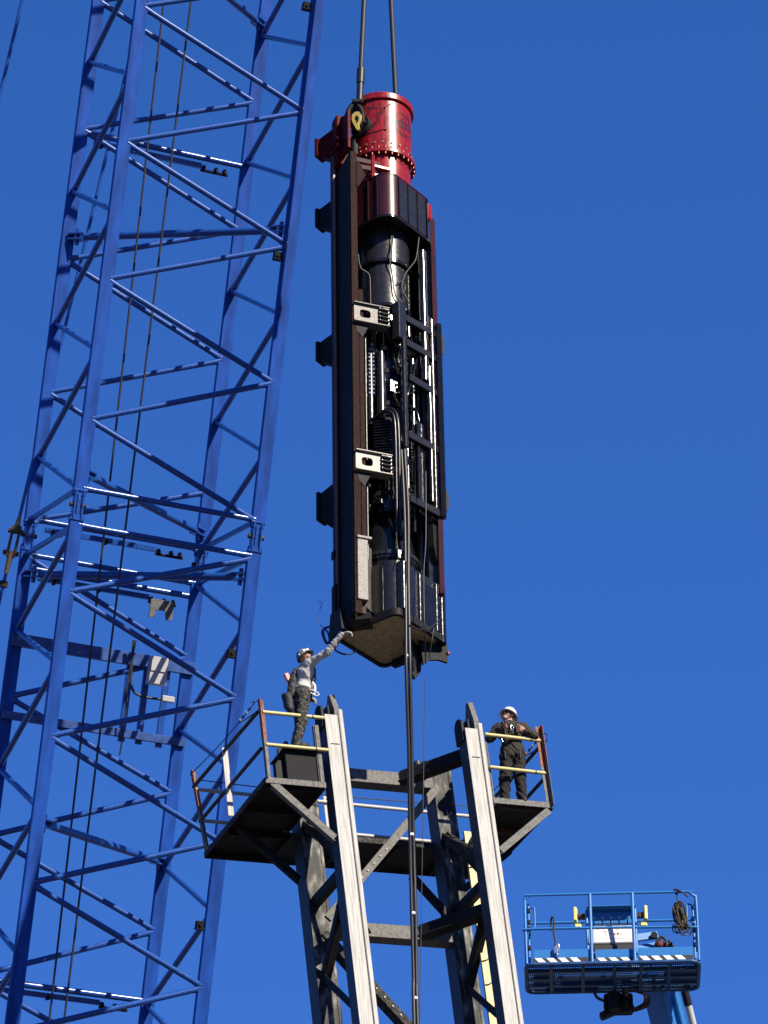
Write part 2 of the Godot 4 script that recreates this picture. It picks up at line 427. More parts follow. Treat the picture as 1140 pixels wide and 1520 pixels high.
# ---------------------------------------------------------------- the blue lattice boom
var boom: Node3D
func build_crane() -> void:
	var bx := Vector3(0.9300733, 0.02535632, -0.3664979)
	var by := Vector3(0.1042819, 0.93835781, 0.32956017)
	var bz := bx.cross(by).normalized()
	boom = thing("crane_boom", "tall blue steel lattice boom of a crane on the left", "crane", Transform3D(Basis(bx, by, bz), Vector3(-5.50565, 34.99659, -53.41987)))
	var W := 3.40
	var C := [Vector3(0, 0, 0), Vector3(W, 0, 0), Vector3(0, 0, -W), Vector3(W, 0, -W)]
	var top := 24.0
	var low := -37.0
	# four chords in two lengths, pinned together at the joint
	for i in 4:
		var sz := -1.0 if i < 2 else 1.0
		for run in [[0.17, top], [low, -0.17]]:
			var b := B.new()
			b.box(Transform3D(Basis(), C[i] + Vector3(0, (run[0] + run[1]) * 0.5, 0)), Vector3(0.25, run[1] - run[0], 0.115), 0.012)
			part(boom, "chord", b, M.chord_blue)
		# pinned lug plates
		var l := B.new()
		for s in [-1.0, 1.0]:
			l.box(Transform3D(Basis(), C[i] + Vector3(s * 0.075, 0, 0)), Vector3(0.035, 0.52, 0.17), 0.008)
		l.box(Transform3D(Basis(), C[i] + Vector3(0, 0.0, 0)), Vector3(0.07, 0.40, 0.12), 0.01)
		var lug := part(boom, "joint_lug", l, M.boom_blue)
		var pn := B.new()
		pn.rod(C[i] + Vector3(-0.15, 0, 0), C[i] + Vector3(0.15, 0, 0), 0.045, 12)
		part(lug, "joint_pin", pn, M.rust_steel)
		for h in [0.27, -0.27]:
			var cp := B.new()
			cp.box(Transform3D(Basis(), C[i] + Vector3(0, h, 0)), Vector3(0.27, 0.045, 0.15), 0.008)
			part(lug, "end_plate", cp, M.boom_blue)
	# zigzag braces on the four faces: [chord a, chord b, first height on a, first height on b]
	var faces := [[0, 1, 1.6, 0.28], [2, 3, 2.8, 1.45], [2, 0, 1.52, 2.9], [3, 1, 2.85, 1.6]]
	var lows := [[0, 1, -1.6, -3.0], [2, 3, -3.1, -1.8], [2, 0, -1.83, -2.9], [3, 1, -3.2, -1.63]]
	for f in 4:
		var fa: Array = faces[f]
		var a: Vector3 = C[fa[0]]
		var c: Vector3 = C[fa[1]]
		var pts: Array = []
		for k in 9:
			pts.append([a, fa[2] + 2.65 * k]); pts.append([c, fa[3] + 2.65 * k])
		pts.sort_custom(func(x, y): return x[1] < y[1])
		var first: Vector3 = pts[0][0]
		pts.push_front([c if first == a else a, 0.30])
		if absf(pts[1][1] - 0.30) < 0.35:
			pts.pop_front()
		for i in pts.size() - 1:
			brace(pts[i][0] + Vector3(0, pts[i][1], 0), pts[i + 1][0] + Vector3(0, pts[i + 1][1], 0), 0.055)
		fa = lows[f]
		pts = []
		for k in 13:
			pts.append([a, fa[2] - 2.62 * k]); pts.append([c, fa[3] - 2.62 * k])
		pts.sort_custom(func(x, y): return x[1] > y[1])
		first = pts[0][0]
		pts.push_front([c if first == a else a, -0.40])
		for i in pts.size() - 1:
			brace(pts[i][0] + Vector3(0, pts[i][1], 0), pts[i + 1][0] + Vector3(0, pts[i + 1][1], 0), 0.055)
		# the two rings of the joint
		brace(a + Vector3(0, 0.32, 0), c + Vector3(0, 0.32, 0), 0.054)
		brace(a + Vector3(0, -0.36, 0), c + Vector3(0, -0.36, 0), 0.054)
	# diagonals across the inside, with clevis ends
	for d in [[1, 2, 5.9], [1, 2, -0.75], [0, 3, 11.0], [0, 3, 0.62], [0, 3, -5.75], [1, 2, 12.6]]:
		var p: Vector3 = C[d[0]] + Vector3(0, d[2], 0)
		var q: Vector3 = C[d[1]] + Vector3(0, d[2], 0)
		var e := (q - p).normalized()
		var b := B.new()
		b.rod(p + e * 0.35, q - e * 0.35, 0.075, 12)
		var br := part(boom, "inside_diagonal", b, M.boom_blue)
		for s in [p + e * 0.22, q - e * 0.22]:
			var cl := B.new()
			for o in [-0.055, 0.055]:
				cl.box(Transform3D(Basis(e, Vector3.UP, e.cross(Vector3.UP)), s + Vector3(0, o, 0)), Vector3(0.34, 0.035, 0.20), 0.006)
			cl.rod(s + Vector3(0, -0.16, 0), s + Vector3(0, 0.16, 0), 0.04, 10)
			part(br, "clevis", cl, M.boom_blue)
	# bars with fittings across the rear face
	for h in [8.05, 0.30, -0.62, -8.35]:
		var zz := -W - 0.1 if h != 0.30 else -W
		var b := B.new()
		if h != 0.30:
			b.rod(Vector3(0, h, zz + 0.1), Vector3(W, h, zz + 0.1), 0.06, 12)
		b.bar(Vector3(0.3, h - 0.14, zz), Vector3(W - 0.9, h - 0.14, zz), 0.10, 0.10, Vector3.UP, 0.006)
		var sb := part(boom, "support_bar", b, M.boom_blue)
		for x in [0.45, 0.62, 1.5, 2.55, 2.8, 2.98]:
			var k := B.new()
			k.box(Transform3D(Basis(), Vector3(x, h - 0.17, zz)), Vector3(0.05, 0.10, 0.12), 0.006)
			k.bolt(Vector3(x, h - 0.19, zz + 0.05), Vector3(0, 0, 1), 0.03, 0.06)
			part(sb, "roller_bracket", k, M.bracket_black)
		var ro := B.new()
		ro.rod(Vector3(2.5, h - 0.22, zz), Vector3(3.05, h - 0.22, zz), 0.03, 10)
		part(sb, "roller", ro, M.black_steel)
	# a hanging fork bracket
	var fk := B.new()
	fk.prism(Transform3D(Basis(), Vector3(2.52, -1.15, -W - 0.02)), PackedVector2Array([Vector2(0, 0.0), Vector2(0.1, 0.0), Vector2(0.13, 0.16), Vector2(0.31, 0.16), Vector2(0.34, 0.0), Vector2(0.46, 0.0), Vector2(0.46, 0.36), Vector2(0.0, 0.36)]), 0.05)
	part(boom, "fork_bracket", fk, M.shop_steel)
	# wide plates of the rest frame on the rear face
	for r in [[-2.02, 0.24], [-3.45, 0.15]]:
		var b := B.new()
		b.chan(Vector3(-0.1, r[0], -W + 0.12), Vector3(W + 0.1, r[0], -W + 0.12), r[1], 0.12, 0.02, Vector3.UP, Vector3(0, 0, -1))
		part(boom, "cross_plate", b, M.plate_blue)
	for x in [2.28, 2.62, 3.02]:
		var b := B.new()
		b.bar(Vector3(x, -2.1, -W - 0.03), Vector3(x, -3.6, -W - 0.03), 0.12, 0.08, Vector3.RIGHT)
		part(boom, "frame_post", b, M.boom_blue)
	# grey electrical cabinet with its cables
	var cb := B.new()
	cb.box(Transform3D(Basis(), Vector3(2.72, -2.22, -W + 0.33)), Vector3(0.34, 0.52, 0.22), 0.006)
	var cab := part(boom, "flood_lamp_box", cb, M.lift_white)
	var dr := B.new()
	dr.box(Transform3D(Basis(), Vector3(2.72, -2.10, -W + 0.45)), Vector3(0.32, 0.28, 0.018), 0.006)
	part(cab, "lamp_cover", dr, M.lift_white)
	var jb := B.new()
	jb.box(Transform3D(Basis(), Vector3(2.98, -2.72, -W + 0.36)), Vector3(0.24, 0.11, 0.14), 0.01)
	part(boom, "junction_box", jb, M.lift_white)
	var cw := B.new()
	cw.tube(curve([Vector3(2.2, -1.7, -W + 0.3), Vector3(2.22, -2.2, -W + 0.3), Vector3(2.26, -2.6, -W + 0.34), Vector3(2.45, -2.74, -W + 0.36), Vector3(2.9, -2.74, -W + 0.36)], 6), 0.025, 6)
	cw.tube(curve([Vector3(2.24, -1.7, -W + 0.3), Vector3(2.18, -2.5, -W + 0.3), Vector3(2.22, -3.2, -W + 0.3), Vector3(2.2, -3.9, -W + 0.3)], 6), 0.018, 6)
	part(boom, "lamp_cable", cw, M.rubber)
	# small black brackets on the chords
	for q in [[1, 5.35], [1, 10.3], [1, -2.2], [1, -7.15]]:
		var b := B.new()
		var o: Vector3 = C[q[0]] + Vector3(-0.21 if q[0] % 2 == 1 else 0.2, q[1], -0.02)
		b.box(Transform3D(Basis(), o), Vector3(0.14, 0.14, 0.12), 0.008)
		b.box(Transform3D(Basis(), o + Vector3(0, -0.075, 0.02)), Vector3(0.17, 0.025, 0.15), 0.005)
		b.bolt(o + Vector3(0, 0, 0.06), Vector3(0, 0, 1), 0.035, 0.03)
		part(boom, "small_bracket", b, M.bracket_black)
func brace(p: Vector3, q: Vector3, r: float) -> void:
	var b := B.new()
	var e := (q - p).normalized()
	b.rod(p + e * 0.08, q - e * 0.08, r, 12)
	for s in [[p, e], [q, -e]]:
		b.tube(PackedVector3Array([s[0] + s[1] * 0.06, s[0] + s[1] * 0.20, s[0] + s[1] * 0.24]), r * 1.22, 10, r)
	part(boom, "brace", b, M.boom_blue)
func curve(p: Array, per := 8) -> PackedVector3Array:
	var r := PackedVector3Array()
	for i in p.size() - 1:
		var a: Vector3 = p[maxi(i - 1, 0)]
		var b: Vector3 = p[i]
		var c: Vector3 = p[i + 1]
		var d: Vector3 = p[mini(i + 2, p.size() - 1)]
		for k in per:
			r.append(b.cubic_interpolate(c, a, d, float(k) / per))
	r.append(p[p.size() - 1])
	return r

# ---------------------------------------------------------------- ropes, slings and hoses
func build_lines() -> void:
	# hoist ropes inside the boom
	var n := 0
	for q in [[239, 40, 73, 1517, "left"], [280, 30, 95, 1517, "right"]]:
		var p1 := P(q[0], q[1], 66.0)
		var p2 := P(q[2], q[3], 63.0)
		var d := (p1 - p2)
		var b := B.new()
		b.rod(p2 - d * 2.2, p1 + d * 0.9, 0.022, 6)
		var o := part(self, numbered("hoist_rope"), b, M.wire_rope)
		tag(o, "thin dark hoist rope running up inside the blue boom, the %s one of two" % q[4], "rope", "hoist ropes inside the boom")
		n += 1
	# pendants behind the boom
	var pa := P(33, 0, 68.0)
	var pb := P(0, 140, 67.6)
	var b := B.new()
	b.rod(pa + (pa - pb) * 3.0, pb - (pa - pb) * 2.0, 0.035, 8)
	tag(part(self, numbered("pendant_line"), b, M.boom_blue), "taut dark blue line crossing the top left corner of the sky", "rope")
	pa = P(165, 200, 70.0)
	pb = P(20, 805, 68.0)
	var pend := thing("boom_pendant", "slim pendant line with a rusty yellow socket fitting left of the boom", "rope")
	var d2 := pa - pb
	b = B.new()
	b.rod(pa + d2 * 1.2, pb + d2 * 0.03, 0.035, 8)
	b.rod(pb - d2 * 0.07, pb - d2 * 1.2, 0.035, 8)
	part(pend, "rope", b, M.boom_blue)
	b = B.new()
	var e := d2.normalized()
	var s := e.cross(Vector3(0, 0, 1)).normalized()
	for k in [-1.0, 1.0]:
		b.bar(pb + s * 0.07 * k + e * 0.34, pb + s * 0.07 * k - e * 0.30, 0.045, 0.09, s, 0.01)
	b.tube(PackedVector3Array([pb + e * 0.2, pb + e * 0.5]), 0.065, 10, 0.04)
	b.tube(PackedVector3Array([pb - e * 0.2, pb - e * 0.65]), 0.065, 10, 0.04)
	part(pend, "socket", b, M.socket)
	for k in [0.22, -0.22]:
		b = B.new()
		b.rod(pb + e * k - s * 0.15, pb + e * k + s * 0.15, 0.05, 10)
		part(pend, "socket_pin", b, M.rust_steel)
	b = B.new()
	b.box(Transform3D(Basis(s, e, s.cross(e)), pb - e * 0.85), Vector3(0.15, 0.13, 0.10), 0.01)
	part(pend, "line_clamp", b, M.rust_steel)
	# slings down to the hammer
	var hook := P(560, -420, 67.0)
	var sl := thing("lifting_sling", "dark wire sling with fitting and yellow lifting hook on the hammer's left side", "sling", Transform3D(), "slings holding the hammer")
	var h1 := ham * Vector3(-0.40, 10.28, 0.47)
	b = B.new()
	b.tube(PackedVector3Array([h1 + Vector3(0, 0.15, 0), h1.lerp(hook, 0.3), hook]), 0.045, 8)
	part(sl, "sling_rope", b, M.wire_rope)
	b = B.new()
	var sd := (hook - h1).normalized()
	b.tube(PackedVector3Array([h1 + sd * 0.15, h1 + sd * 0.75]), 0.062, 10)
	b.tube(PackedVector3Array([h1 + sd * 0.75, h1 + sd * 1.05]), 0.075, 10)
	part(sl, "sling_ferrule", b, M.hose_sleeve)
	sl = thing("lifting_sling", "dark wire sling going up behind the hammer's red top on the right", "sling", Transform3D(), "slings holding the hammer")
	h1 = ham * Vector3(0.30, 10.35, -0.50)
	b = B.new()
	b.tube(PackedVector3Array([h1, h1.lerp(hook, 0.3), hook]), 0.045, 8)
	part(sl, "sling_rope", b, M.wire_rope)
	b = B.new()
	sd = (hook - h1).normalized()
	b.tube(PackedVector3Array([h1, h1 + sd * 0.6]), 0.06, 10)
	part(sl, "sling_ferrule", b, M.hose_sleeve)
	b = B.new()
	b.box(Transform3D(Basis(), hook + Vector3(0, 0.5, 0)), Vector3(0.5, 1.0, 0.4), 0.08)
	b.rod(hook + Vector3(0, 1, 0), hook + Vector3(0, 14, 0), 0.04, 8)
	tag(part(self, "hook_block", b, M.black_steel), "hook block with its rope above the hammer slings", "hook")
	# the hose pair that hangs from the hammer
	var hs := thing("hose_bundle", "long dark hydraulic hose pair hanging in front of the hammer with white collars", "hose")
	var hp: Array = []
	for q in [[598, 668, 0.62], [603, 760, 0.70], [604, 860, 0.80], [605, 940, 0.86], [606, 1000, 0.84], [609, 1120, 0.50], [611, 1240, 0.15], [614, 1355, 0.0], [616, 1450, -0.1], [618, 1540, -0.1], [640, 2200, -0.2]]:
		hp.append(on_plane(q[0], q[1], ham.origin.z + q[2]))
	for k in [-1.0, 1.0]:
		var pp: Array = []
		for i in hp.size():
			var sp := 0.027 + 0.004 * sin(i * 2.1)
			pp.append(hp[i] + Vector3(k * sp, 0, 0.01 * sin(i * 1.7 + k)))
		b = B.new()
		b.tube(curve(pp, 6), 0.029, 8)
		part(hs, "hose", b, M.hose_sleeve)
	for q in [[606, 974, 0.86], [611, 1239, 0.15], [614, 1356, 0.0], [617, 1482, -0.1]]:
		var c := on_plane(q[0], q[1], ham.origin.z + q[2])
		b = B.new()
		b.box(Transform3D(Basis(), c), Vector3(0.07, 0.06, 0.07), 0.015)
		part(hs, "hose_collar", b, M.hose_collar)
	# thin guide line down the right
	b = B.new()
	b.rod(on_plane(631, 1005, ham.origin.z + 0.1), on_plane(620, 1700, ham.origin.z - 0.3), 0.007, 5)
	tag(part(self, "guide_line", b, M.wire_rope), "hair-thin plumb line hanging from the hammer's underside fin", "rope")
	# tag line loops at the hammer's foot
	var tl := thing("tag_line", "loose blue tag line looping beside the worker's raised hand", "rope")
	b = B.new()
	var z0: float = ham.origin.z + 0.25
	var pts: Array = []
	for q in [[499, 868], [493, 885], [494, 905], [489, 930], [481, 933], [478, 940], [484, 955], [489, 951], [486, 938], [480, 935], [483, 950], [490, 957], [499, 966], [510, 971], [522, 970], [531, 963]]:
		pts.append(on_plane(q[0], q[1], z0 + 0.02 * sin(q[1] * 0.7)))
	b.tube(curve(pts.slice(3), 6), 0.016, 6)
	part(tl, "rope_loop", b, M.blue_rope)
	b = B.new()
	b.tube(curve(pts.slice(0, 5), 6), 0.006, 5)
	b.tube(curve([on_plane(472, 893, z0), on_plane(478, 895, z0), on_plane(474, 908, z0), on_plane(474, 925, z0), pts[4]], 6), 0.006, 5)
	part(tl, "rope_end", b, M.wire_rope)
	# white cord across the hammer's lower right
	z0 = ham.origin.z + 0.9
	var lc := thing("loose_cord", "thin pale cord draped over the hammer's black lower cap", "cord")
	for q in [[0.012, [632, 700, -0.3], [632, 800, -0.2], [629, 850, -0.2], [630, 930, -0.1], [632, 985, -0.6]], [0.012, [608, 928, 0.0], [622, 934, -0.2], [638, 932, -0.4], [652, 920, -0.6]], [0.010, [644, 932, -0.5], [641, 952, -0.5], [637, 978, -0.6]], [0.010, [588, 790, -0.2], [590, 820, -0.1], [592, 834, 0.0]]]:
		var cp: Array = []
		for k in range(1, q.size()):
			cp.append(on_plane(q[k][0], q[k][1], z0 + q[k][2]))
		b = B.new()
		b.tube(curve(cp, 6), q[0], 6)
		part(lc, "cord_length", b, M.hose_sleeve)
func on_plane(u: float, v: float, z: float) -> Vector3:
	var d := P(u, v, 1.0) - eye
	return eye + d * ((z - eye.z) / d.z)

# ---------------------------------------------------------------- the pile leads with their platforms
var leads: Node3D
var lt: Transform3D
func L(u: float, h: float, w: float) -> Vector3:
	return Vector3(u, h, -w)
func build_leads() -> void:
	var bx := Vector3(0.91492393, 0.10898399, -0.38863439)
	var by := Vector3(-0.10980349, 0.99374853, 0.02017535)
	lt = Transform3D(Basis(bx, by, bx.cross(by)), Vector3(-0.72715, 26.80402, -50.27403))
	leads = thing("pile_leads", "tall grey steel pile leads with platforms on both sides, below the hammer", "pile leads", lt)
	var X := Vector3.RIGHT
	var Z := Vector3(0, 0, -1)
	var S := 2.528
	var D := 1.41
	var bot := -27.0
	# near legs: a galvanised box rail with a strip welded to its right edge
	for u in [0.0, S]:
		var b := B.new()
		b.bar(L(u + 0.11, bot, 0.16), L(u + 0.11, 2.2, 0.16), 0.224, 0.28, X, 0.012)
		var lg := part(leads, "front_leg", b, M.leg_steel)
		b = B.new()
		b.bar(L(u + 0.112, bot, 0.008), L(u + 0.112, 2.2, 0.008), 0.228, 0.016, X, 0.004)
		part(lg, "face_plate", b, M.galvanised)  # pale scratched plate over a much darker leg body
		b = B.new()
		b.bar(L(u + 0.29, bot, 0.05), L(u + 0.29, 2.32, 0.05), 0.075, 0.10, X, 0.01)
		b.bar(L(u + 0.29, bot, 0.21), L(u + 0.29, 2.15, 0.21), 0.030, 0.22, X, 0.0)
		part(lg, "guide_strip", b, M.galvanised)
		b = B.new()
		b.bar(L(u + 0.247, bot, 0.115), L(u + 0.247, 2.15, 0.115), 0.05, 0.18, X, 0.0)
		part(lg, "recessed_web", b, M.shop_steel)
		# pointed cheek plates on the head
		b = B.new()
		var tall := 0.62 if u > 1.0 else 0.50
		b.prism(Transform3D(Basis(Vector3(0, 0, -1), Vector3.UP, Vector3.RIGHT), L(u + 0.19, 2.15, 0.02)), PackedVector2Array([Vector2(0, 0), Vector2(0.30, 0), Vector2(0.30, tall * 0.55), Vector2(0.21, tall), Vector2(0.12, tall), Vector2(0.0, tall * 0.35)]), 0.09)
		part(lg, "head_cheek", b, M.shop_steel)
		b = B.new()
		b.prism(Transform3D(Basis(Vector3(0, 0, -1), Vector3.UP, Vector3.RIGHT), L(u - 0.03, 2.0, 0.06)), round_top(0.28, 0.44, 8), 0.04)
		b.bar(L(u + 0.12, 2.2, 0.2), L(u + 0.12, 2.42, 0.2), 0.035, 0.22, X)
		part(lg, "head_lug", b, M.black_steel)
		b = B.new()
		b.bar(L(u + 0.055, 1.66, -0.004), L(u + 0.20, 1.66, -0.004), 0.012, 0.008, Vector3.UP, 0.0)
		part(lg, "weld_bead", b, M.dark_steel)
	# rear legs: dark H beams
	for u in [0.0, S]:
		var b := B.new()
		var tp := 2.32 if u < 1.0 else 2.2
		b.bar(L(u + 0.15, bot, D + 0.20), L(u + 0.15, tp, D + 0.20), 0.30, 0.36, X, 0.012)
		var lg := part(leads, "rear_leg", b, M.leg_steel)
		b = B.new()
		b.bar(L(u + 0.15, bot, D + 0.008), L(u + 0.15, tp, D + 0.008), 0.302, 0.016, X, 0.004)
		part(lg, "face_plate", b, M.shaded_rear_face)  # sun patches and shade are put into this plate colour
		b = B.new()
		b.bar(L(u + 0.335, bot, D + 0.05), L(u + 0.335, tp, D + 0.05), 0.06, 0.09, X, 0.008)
		part(lg, "guide_strip", b, M.shaded_rear_face)
		b = B.new()
		b.prism(Transform3D(Basis(Vector3(0, 0, -1), Vector3.UP, Vector3.RIGHT), L(u - 0.06, tp - 0.55, D + 0.02)), PackedVector2Array([Vector2(0, 0), Vector2(0.34, 0), Vector2(0.34, 0.55), Vector2(0.24, 0.72), Vector2(0.12, 0.72), Vector2(0.0, 0.5)]), 0.05)
		b.bar(L(u + 0.3, tp - 0.5, D + 0.1), L(u + 0.3, tp + 0.1, D + 0.1), 0.05, 0.2, X)
		part(lg, "head_cheek", b, M.black_steel)
	var b: B
	# level frames: rear beam, 45 degree haunches, side beams
	for h in [1.90, -0.93, -3.75, -6.57, -9.39, -12.2, -15.0, -17.8, -20.6, -23.4]:
		b = B.new()
		b.chan(L(0.3, h, D), L(S, h, D), 0.24, 0.26, 0.03, Vector3.UP, Z)
		part(leads, "rear_beam", b, M.shop_steel)
		for s in [0, 1]:
			b = B.new()
			var ue := S + 0.16 if s == 1 else 0.12
			var um := 1.92 if s == 1 else 0.9
			b.bar(L(um, h + 0.01, D - 0.02), L(ue, h + 0.01, 0.36), 0.03, 0.25, Vector3(0.7, 0, 0.7))
			b.bar(L(um, h - 0.10, D - 0.02), L(ue, h - 0.10, 0.36), 0.26, 0.03, Vector3(0.7, 0, 0.7))
			part(leads, "haunch_beam", b, M.black_steel)
	for u in [0.15, S + 0.15]:
		for h in [-0.5, -3.3, -6.1, -8.9, -11.7, -14.5, -17.3, -20.1, -22.9]:
			b = B.new()
			b.chan(L(u - 0.08, h, 0.35), L(u - 0.08, h, D), 0.18, 0.12, 0.02, Vector3.UP, X)
			part(leads, "side_beam", b, M.black_steel)
		var zig := [[0.85, D], [-0.35, 0.35], [-0.75, D], [-0.95, 0.35], [-1.9, D], [-2.85, 0.35]]
		for k in 8:
			var o := -2.8 * k
			for seg in [[0.85, D, -0.35, 0.35], [-0.95, 0.35, -1.9, D], [-1.9, D, -2.9, 0.35]]:
				if k > 0 and seg[0] > 0.0:
					continue
				b = B.new()
				b.angle(L(u - 0.06, seg[0] + o, seg[1]), L(u - 0.06, seg[2] + o, seg[3]), 0.13, 0.015, Vector3(0, 0.7, 0.7 if seg[1] > seg[3] else -0.7), X)
				part(leads, "side_brace", b, M.black_steel)
	# diagonals of the rear face
	for q in [[0.25, -0.75, S, 1.82], [0.25, -1.0, S, -3.65]]:
		b = B.new()
		var p1 := L(q[0], q[1], D - 0.02)
		var p2 := L(q[2], q[3], D - 0.02)
		b.angle(p1, p2, 0.13, 0.016, (p2 - p1).normalized().cross(Vector3(0, 0, 1)), Z)
		if q[3] < 0.0:
			b.bar(p1 + Vector3(-0.02, -0.05, -0.12), p2 + Vector3(-0.02, -0.05, -0.12), 0.16, 0.2, (p2 - p1).normalized().cross(Vector3(0, 0, 1)))
		var dg := part(leads, "diagonal_brace", b, M.shop_steel if q[3] > 0.0 else M.dark_steel)
		b = B.new()
		for i in 5:
			b.bolt(p1.lerp(p2, 0.3 + 0.055 * i) + (p2 - p1).normalized().cross(Vector3(0, 0, 1)) * 0.065 + Vector3(0, 0, 0.008), Vector3(0, 0, 1), 0.016, 0.02)
		part(dg, "bolt_row", b, M.galvanised, true)
	for s in [[1.95, 0.15, 2.5, -0.5]]:
		b = B.new()
		b.bar(L(s[0], s[1], D + 0.1), L(s[2], s[3], D + 0.1), 0.12, 0.1, Vector3.UP)
		part(leads, "knee_brace", b, M.black_steel)
	b = B.new()
	b.prism(Transform3D(Basis(Vector3(0, 0, 1), Vector3.UP, Vector3.LEFT), L(0.2, 0.0, D)), PackedVector2Array([Vector2(0, 0.75), Vector2(0, 0.95), Vector2(1.05, 0.1), Vector2(1.05, -0.12)]), 0.16)
	part(leads, "gusset_plate", b, M.dark_steel)
	b = B.new()
	b.prism(Transform3D(Basis(Vector3(0, 0, 1), Vector3.UP, Vector3.LEFT), L(S + 0.2, 0.0, D)), PackedVector2Array([Vector2(0, 0.75), Vector2(0, 0.95), Vector2(1.05, 0.1), Vector2(1.05, -0.12)]), 0.16)
	part(leads, "gusset_plate", b, M.dark_steel)
	# yellow hose tray inside the right side
	b = B.new()
	b.chan(L(S + 0.29, bot, 0.9), L(S + 0.29, 0.75, 0.9), 0.20, 0.05, 0.01, X, Z)
	var tray := part(leads, "yellow_tray", b, M.yellow_paint)
	b = B.new()
	for i in 12:
		var y := 0.5 - i * 0.42
		b.tube(curve([L(S + 0.19, y, 0.885), L(S + 0.29, y + 0.03, 0.88), L(S + 0.39, y + 0.14, 0.885)], 4), 0.008, 5)
	part(tray, "tray_tie", b, M.rubber, true)
	# walkway: left, rear and right decks with their bearers
	var decks := [[-1.15, -0.13, 0.0, 2.78], [-0.13, 3.0, 1.80, 2.78], [3.0, 3.95, 0.0, 2.78]]
	for i in 3:
		var q: Array = decks[i]
		b = B.new()
		b.box(Transform3D(Basis(), L((q[0] + q[1]) * 0.5, 0.917, (q[2] + q[3]) * 0.5)), Vector3(q[1] - q[0] - 0.004, 0.02, q[3] - q[2]), 0.003)
		var dk := part(leads, "walkway_deck", b, M.black_steel)
		for k in 4:
			b = B.new()
			if i == 1:
				var x := lerpf(q[0] + 0.1, q[1] - 0.1, k / 3.0)
				b.bar(L(x, 0.855, q[2] + 0.03), L(x, 0.855, q[3] - 0.03), 0.05, 0.10, X)
			else:
				var w := lerpf(q[2] + 0.12, q[3] - 0.06, k / 3.0)
				b.bar(L(q[0] + 0.05, 0.855, w), L(q[1] - 0.02, 0.855, w), 0.10, 0.05, Vector3.UP)
			part(dk, "deck_bearer", b, M.black_steel if i < 2 else M.rust_steel)
	# edge channels
	for q in [[-1.17, 0.0, -0.35, 0.0, 0], [-0.345, 0.0, -0.12, 0.0, 0], [2.86, 0.0, 3.94, 0.0, 0], [0.25, 1.78, 3.0, 1.78, 1], [-1.17, 2.8, 3.95, 2.8, 1], [-1.17, 0.02, -1.17, 2.79, 1], [3.96, 0.02, 3.96, 2.79, 1], [-0.12, 0.05, -0.12, 1.75, 1]]:
		b = B.new()
		var p1 := L(q[0], 0.885, q[1])
		var p2 := L(q[2], 0.885, q[3])
		b.bar(p1, p2, 0.105, 0.02, Vector3.UP)
		part(leads, "edge_channel", b, M.shop_steel if q[4] == 0 else M.dark_steel)
	# knee braces under both decks
	for q in [[-1.05, 0.86, -0.06, -0.04, 0.0], [3.88, 0.80, 2.88, -0.02, 0.0], [-1.05, 0.86, -0.05, -0.04, 1.55], [3.88, 0.80, 2.88, -0.02, 1.55]]:
		b = B.new()
		var p1 := L(q[0], q[1], q[4] + 0.01)
		var p2 := L(q[2], q[3], q[4] + 0.01)
		b.bar(p1, p2, 0.12, 0.015, Vector3(0.7, 0.7, 0))
		b.bar(p1 + Vector3(0, -0.05, -0.06), p2 + Vector3(0, -0.05, -0.06), 0.012, 0.11, Vector3(0.7, 0.7, 0), 0.0)
		part(leads, "deck_brace", b, M.shop_steel if q[4] == 0.0 else M.black_steel)
	# posts
	post(-1.16, 0.0, 0.88, 2.33, 1.0, true)
	b = B.new()
	b.bar(L(-1.20, 0.95, 1.45), L(-1.20, 2.2, 1.45), 0.10, 0.02, X)
	part(leads, "rail_post", b, M.galvanised)
	post(-1.16, 2.78, 0.88, 2.42, 1.0, true, -0.13)
	post(3.93, 0.0, 0.85, 2.35, -1.0, true)
	post(3.93, 2.78, 0.85, 2.3, -1.0, false)
	post(1.2, 2.80, 0.85, 2.2, -1.0, false)
	for u in [-0.13, 2.88]:
		b = B.new()
		b.bar(L(u - 0.02, 0.85, 0.05), L(u - 0.02, 2.0, 0.05), 0.07, 0.02, X)
		b.bar(L(u - 0.06 if u < 0.0 else u + 0.04, 0.85, 0.09), L(u - 0.06 if u < 0.0 else u + 0.04, 2.0, 0.09), 0.02, 0.06, X)
		part(leads, "rail_post", b, M.shop_steel)
	# rails
	for q in [[-1.1, 2.12, 0.0, -0.02, 2.12, 0.0, 0], [-1.1, 1.53, 0.0, -0.02, 1.53, 0.0, 0], [2.88, 2.11, 0.0, 3.92, 2.09, 0.0, 0], [2.88, 1.50, 0.0, 3.92, 1.48, 0.0, 0],
			[-1.16, 2.14, 0.06, -1.26, 2.14, 2.78, 1], [-1.16, 1.48, 0.06, -1.20, 1.50, 2.78, 1], [3.95, 2.05, 0.06, 3.95, 2.0, 2.78, 1], [3.95, 1.46, 0.06, 3.95, 1.4, 2.78, 1],
			[-1.24, 2.10, 2.78, 3.93, 2.04, 2.78, 2], [-1.16, 1.52, 2.78, 3.93, 1.48, 2.78, 2]]:
		b = B.new()
		b.rod(L(q[0], q[1], q[2]), L(q[3], q[4], q[5]), 0.032, 12)
		var rl := part(leads, "handrail", b, [M.yellow_paint, M.brown_pipe, M.white_pipe][q[6]])
		if q[6] == 0:
			b = B.new()
			b.tube(PackedVector3Array([L(lerpf(q[0], q[3], 0.80), lerpf(q[1], q[4], 0.80), q[2]), L(lerpf(q[0], q[3], 0.82), lerpf(q[1], q[4], 0.82), q[2])]), 0.0345, 12)
			part(rl, "tape_band", b, M.rubber)
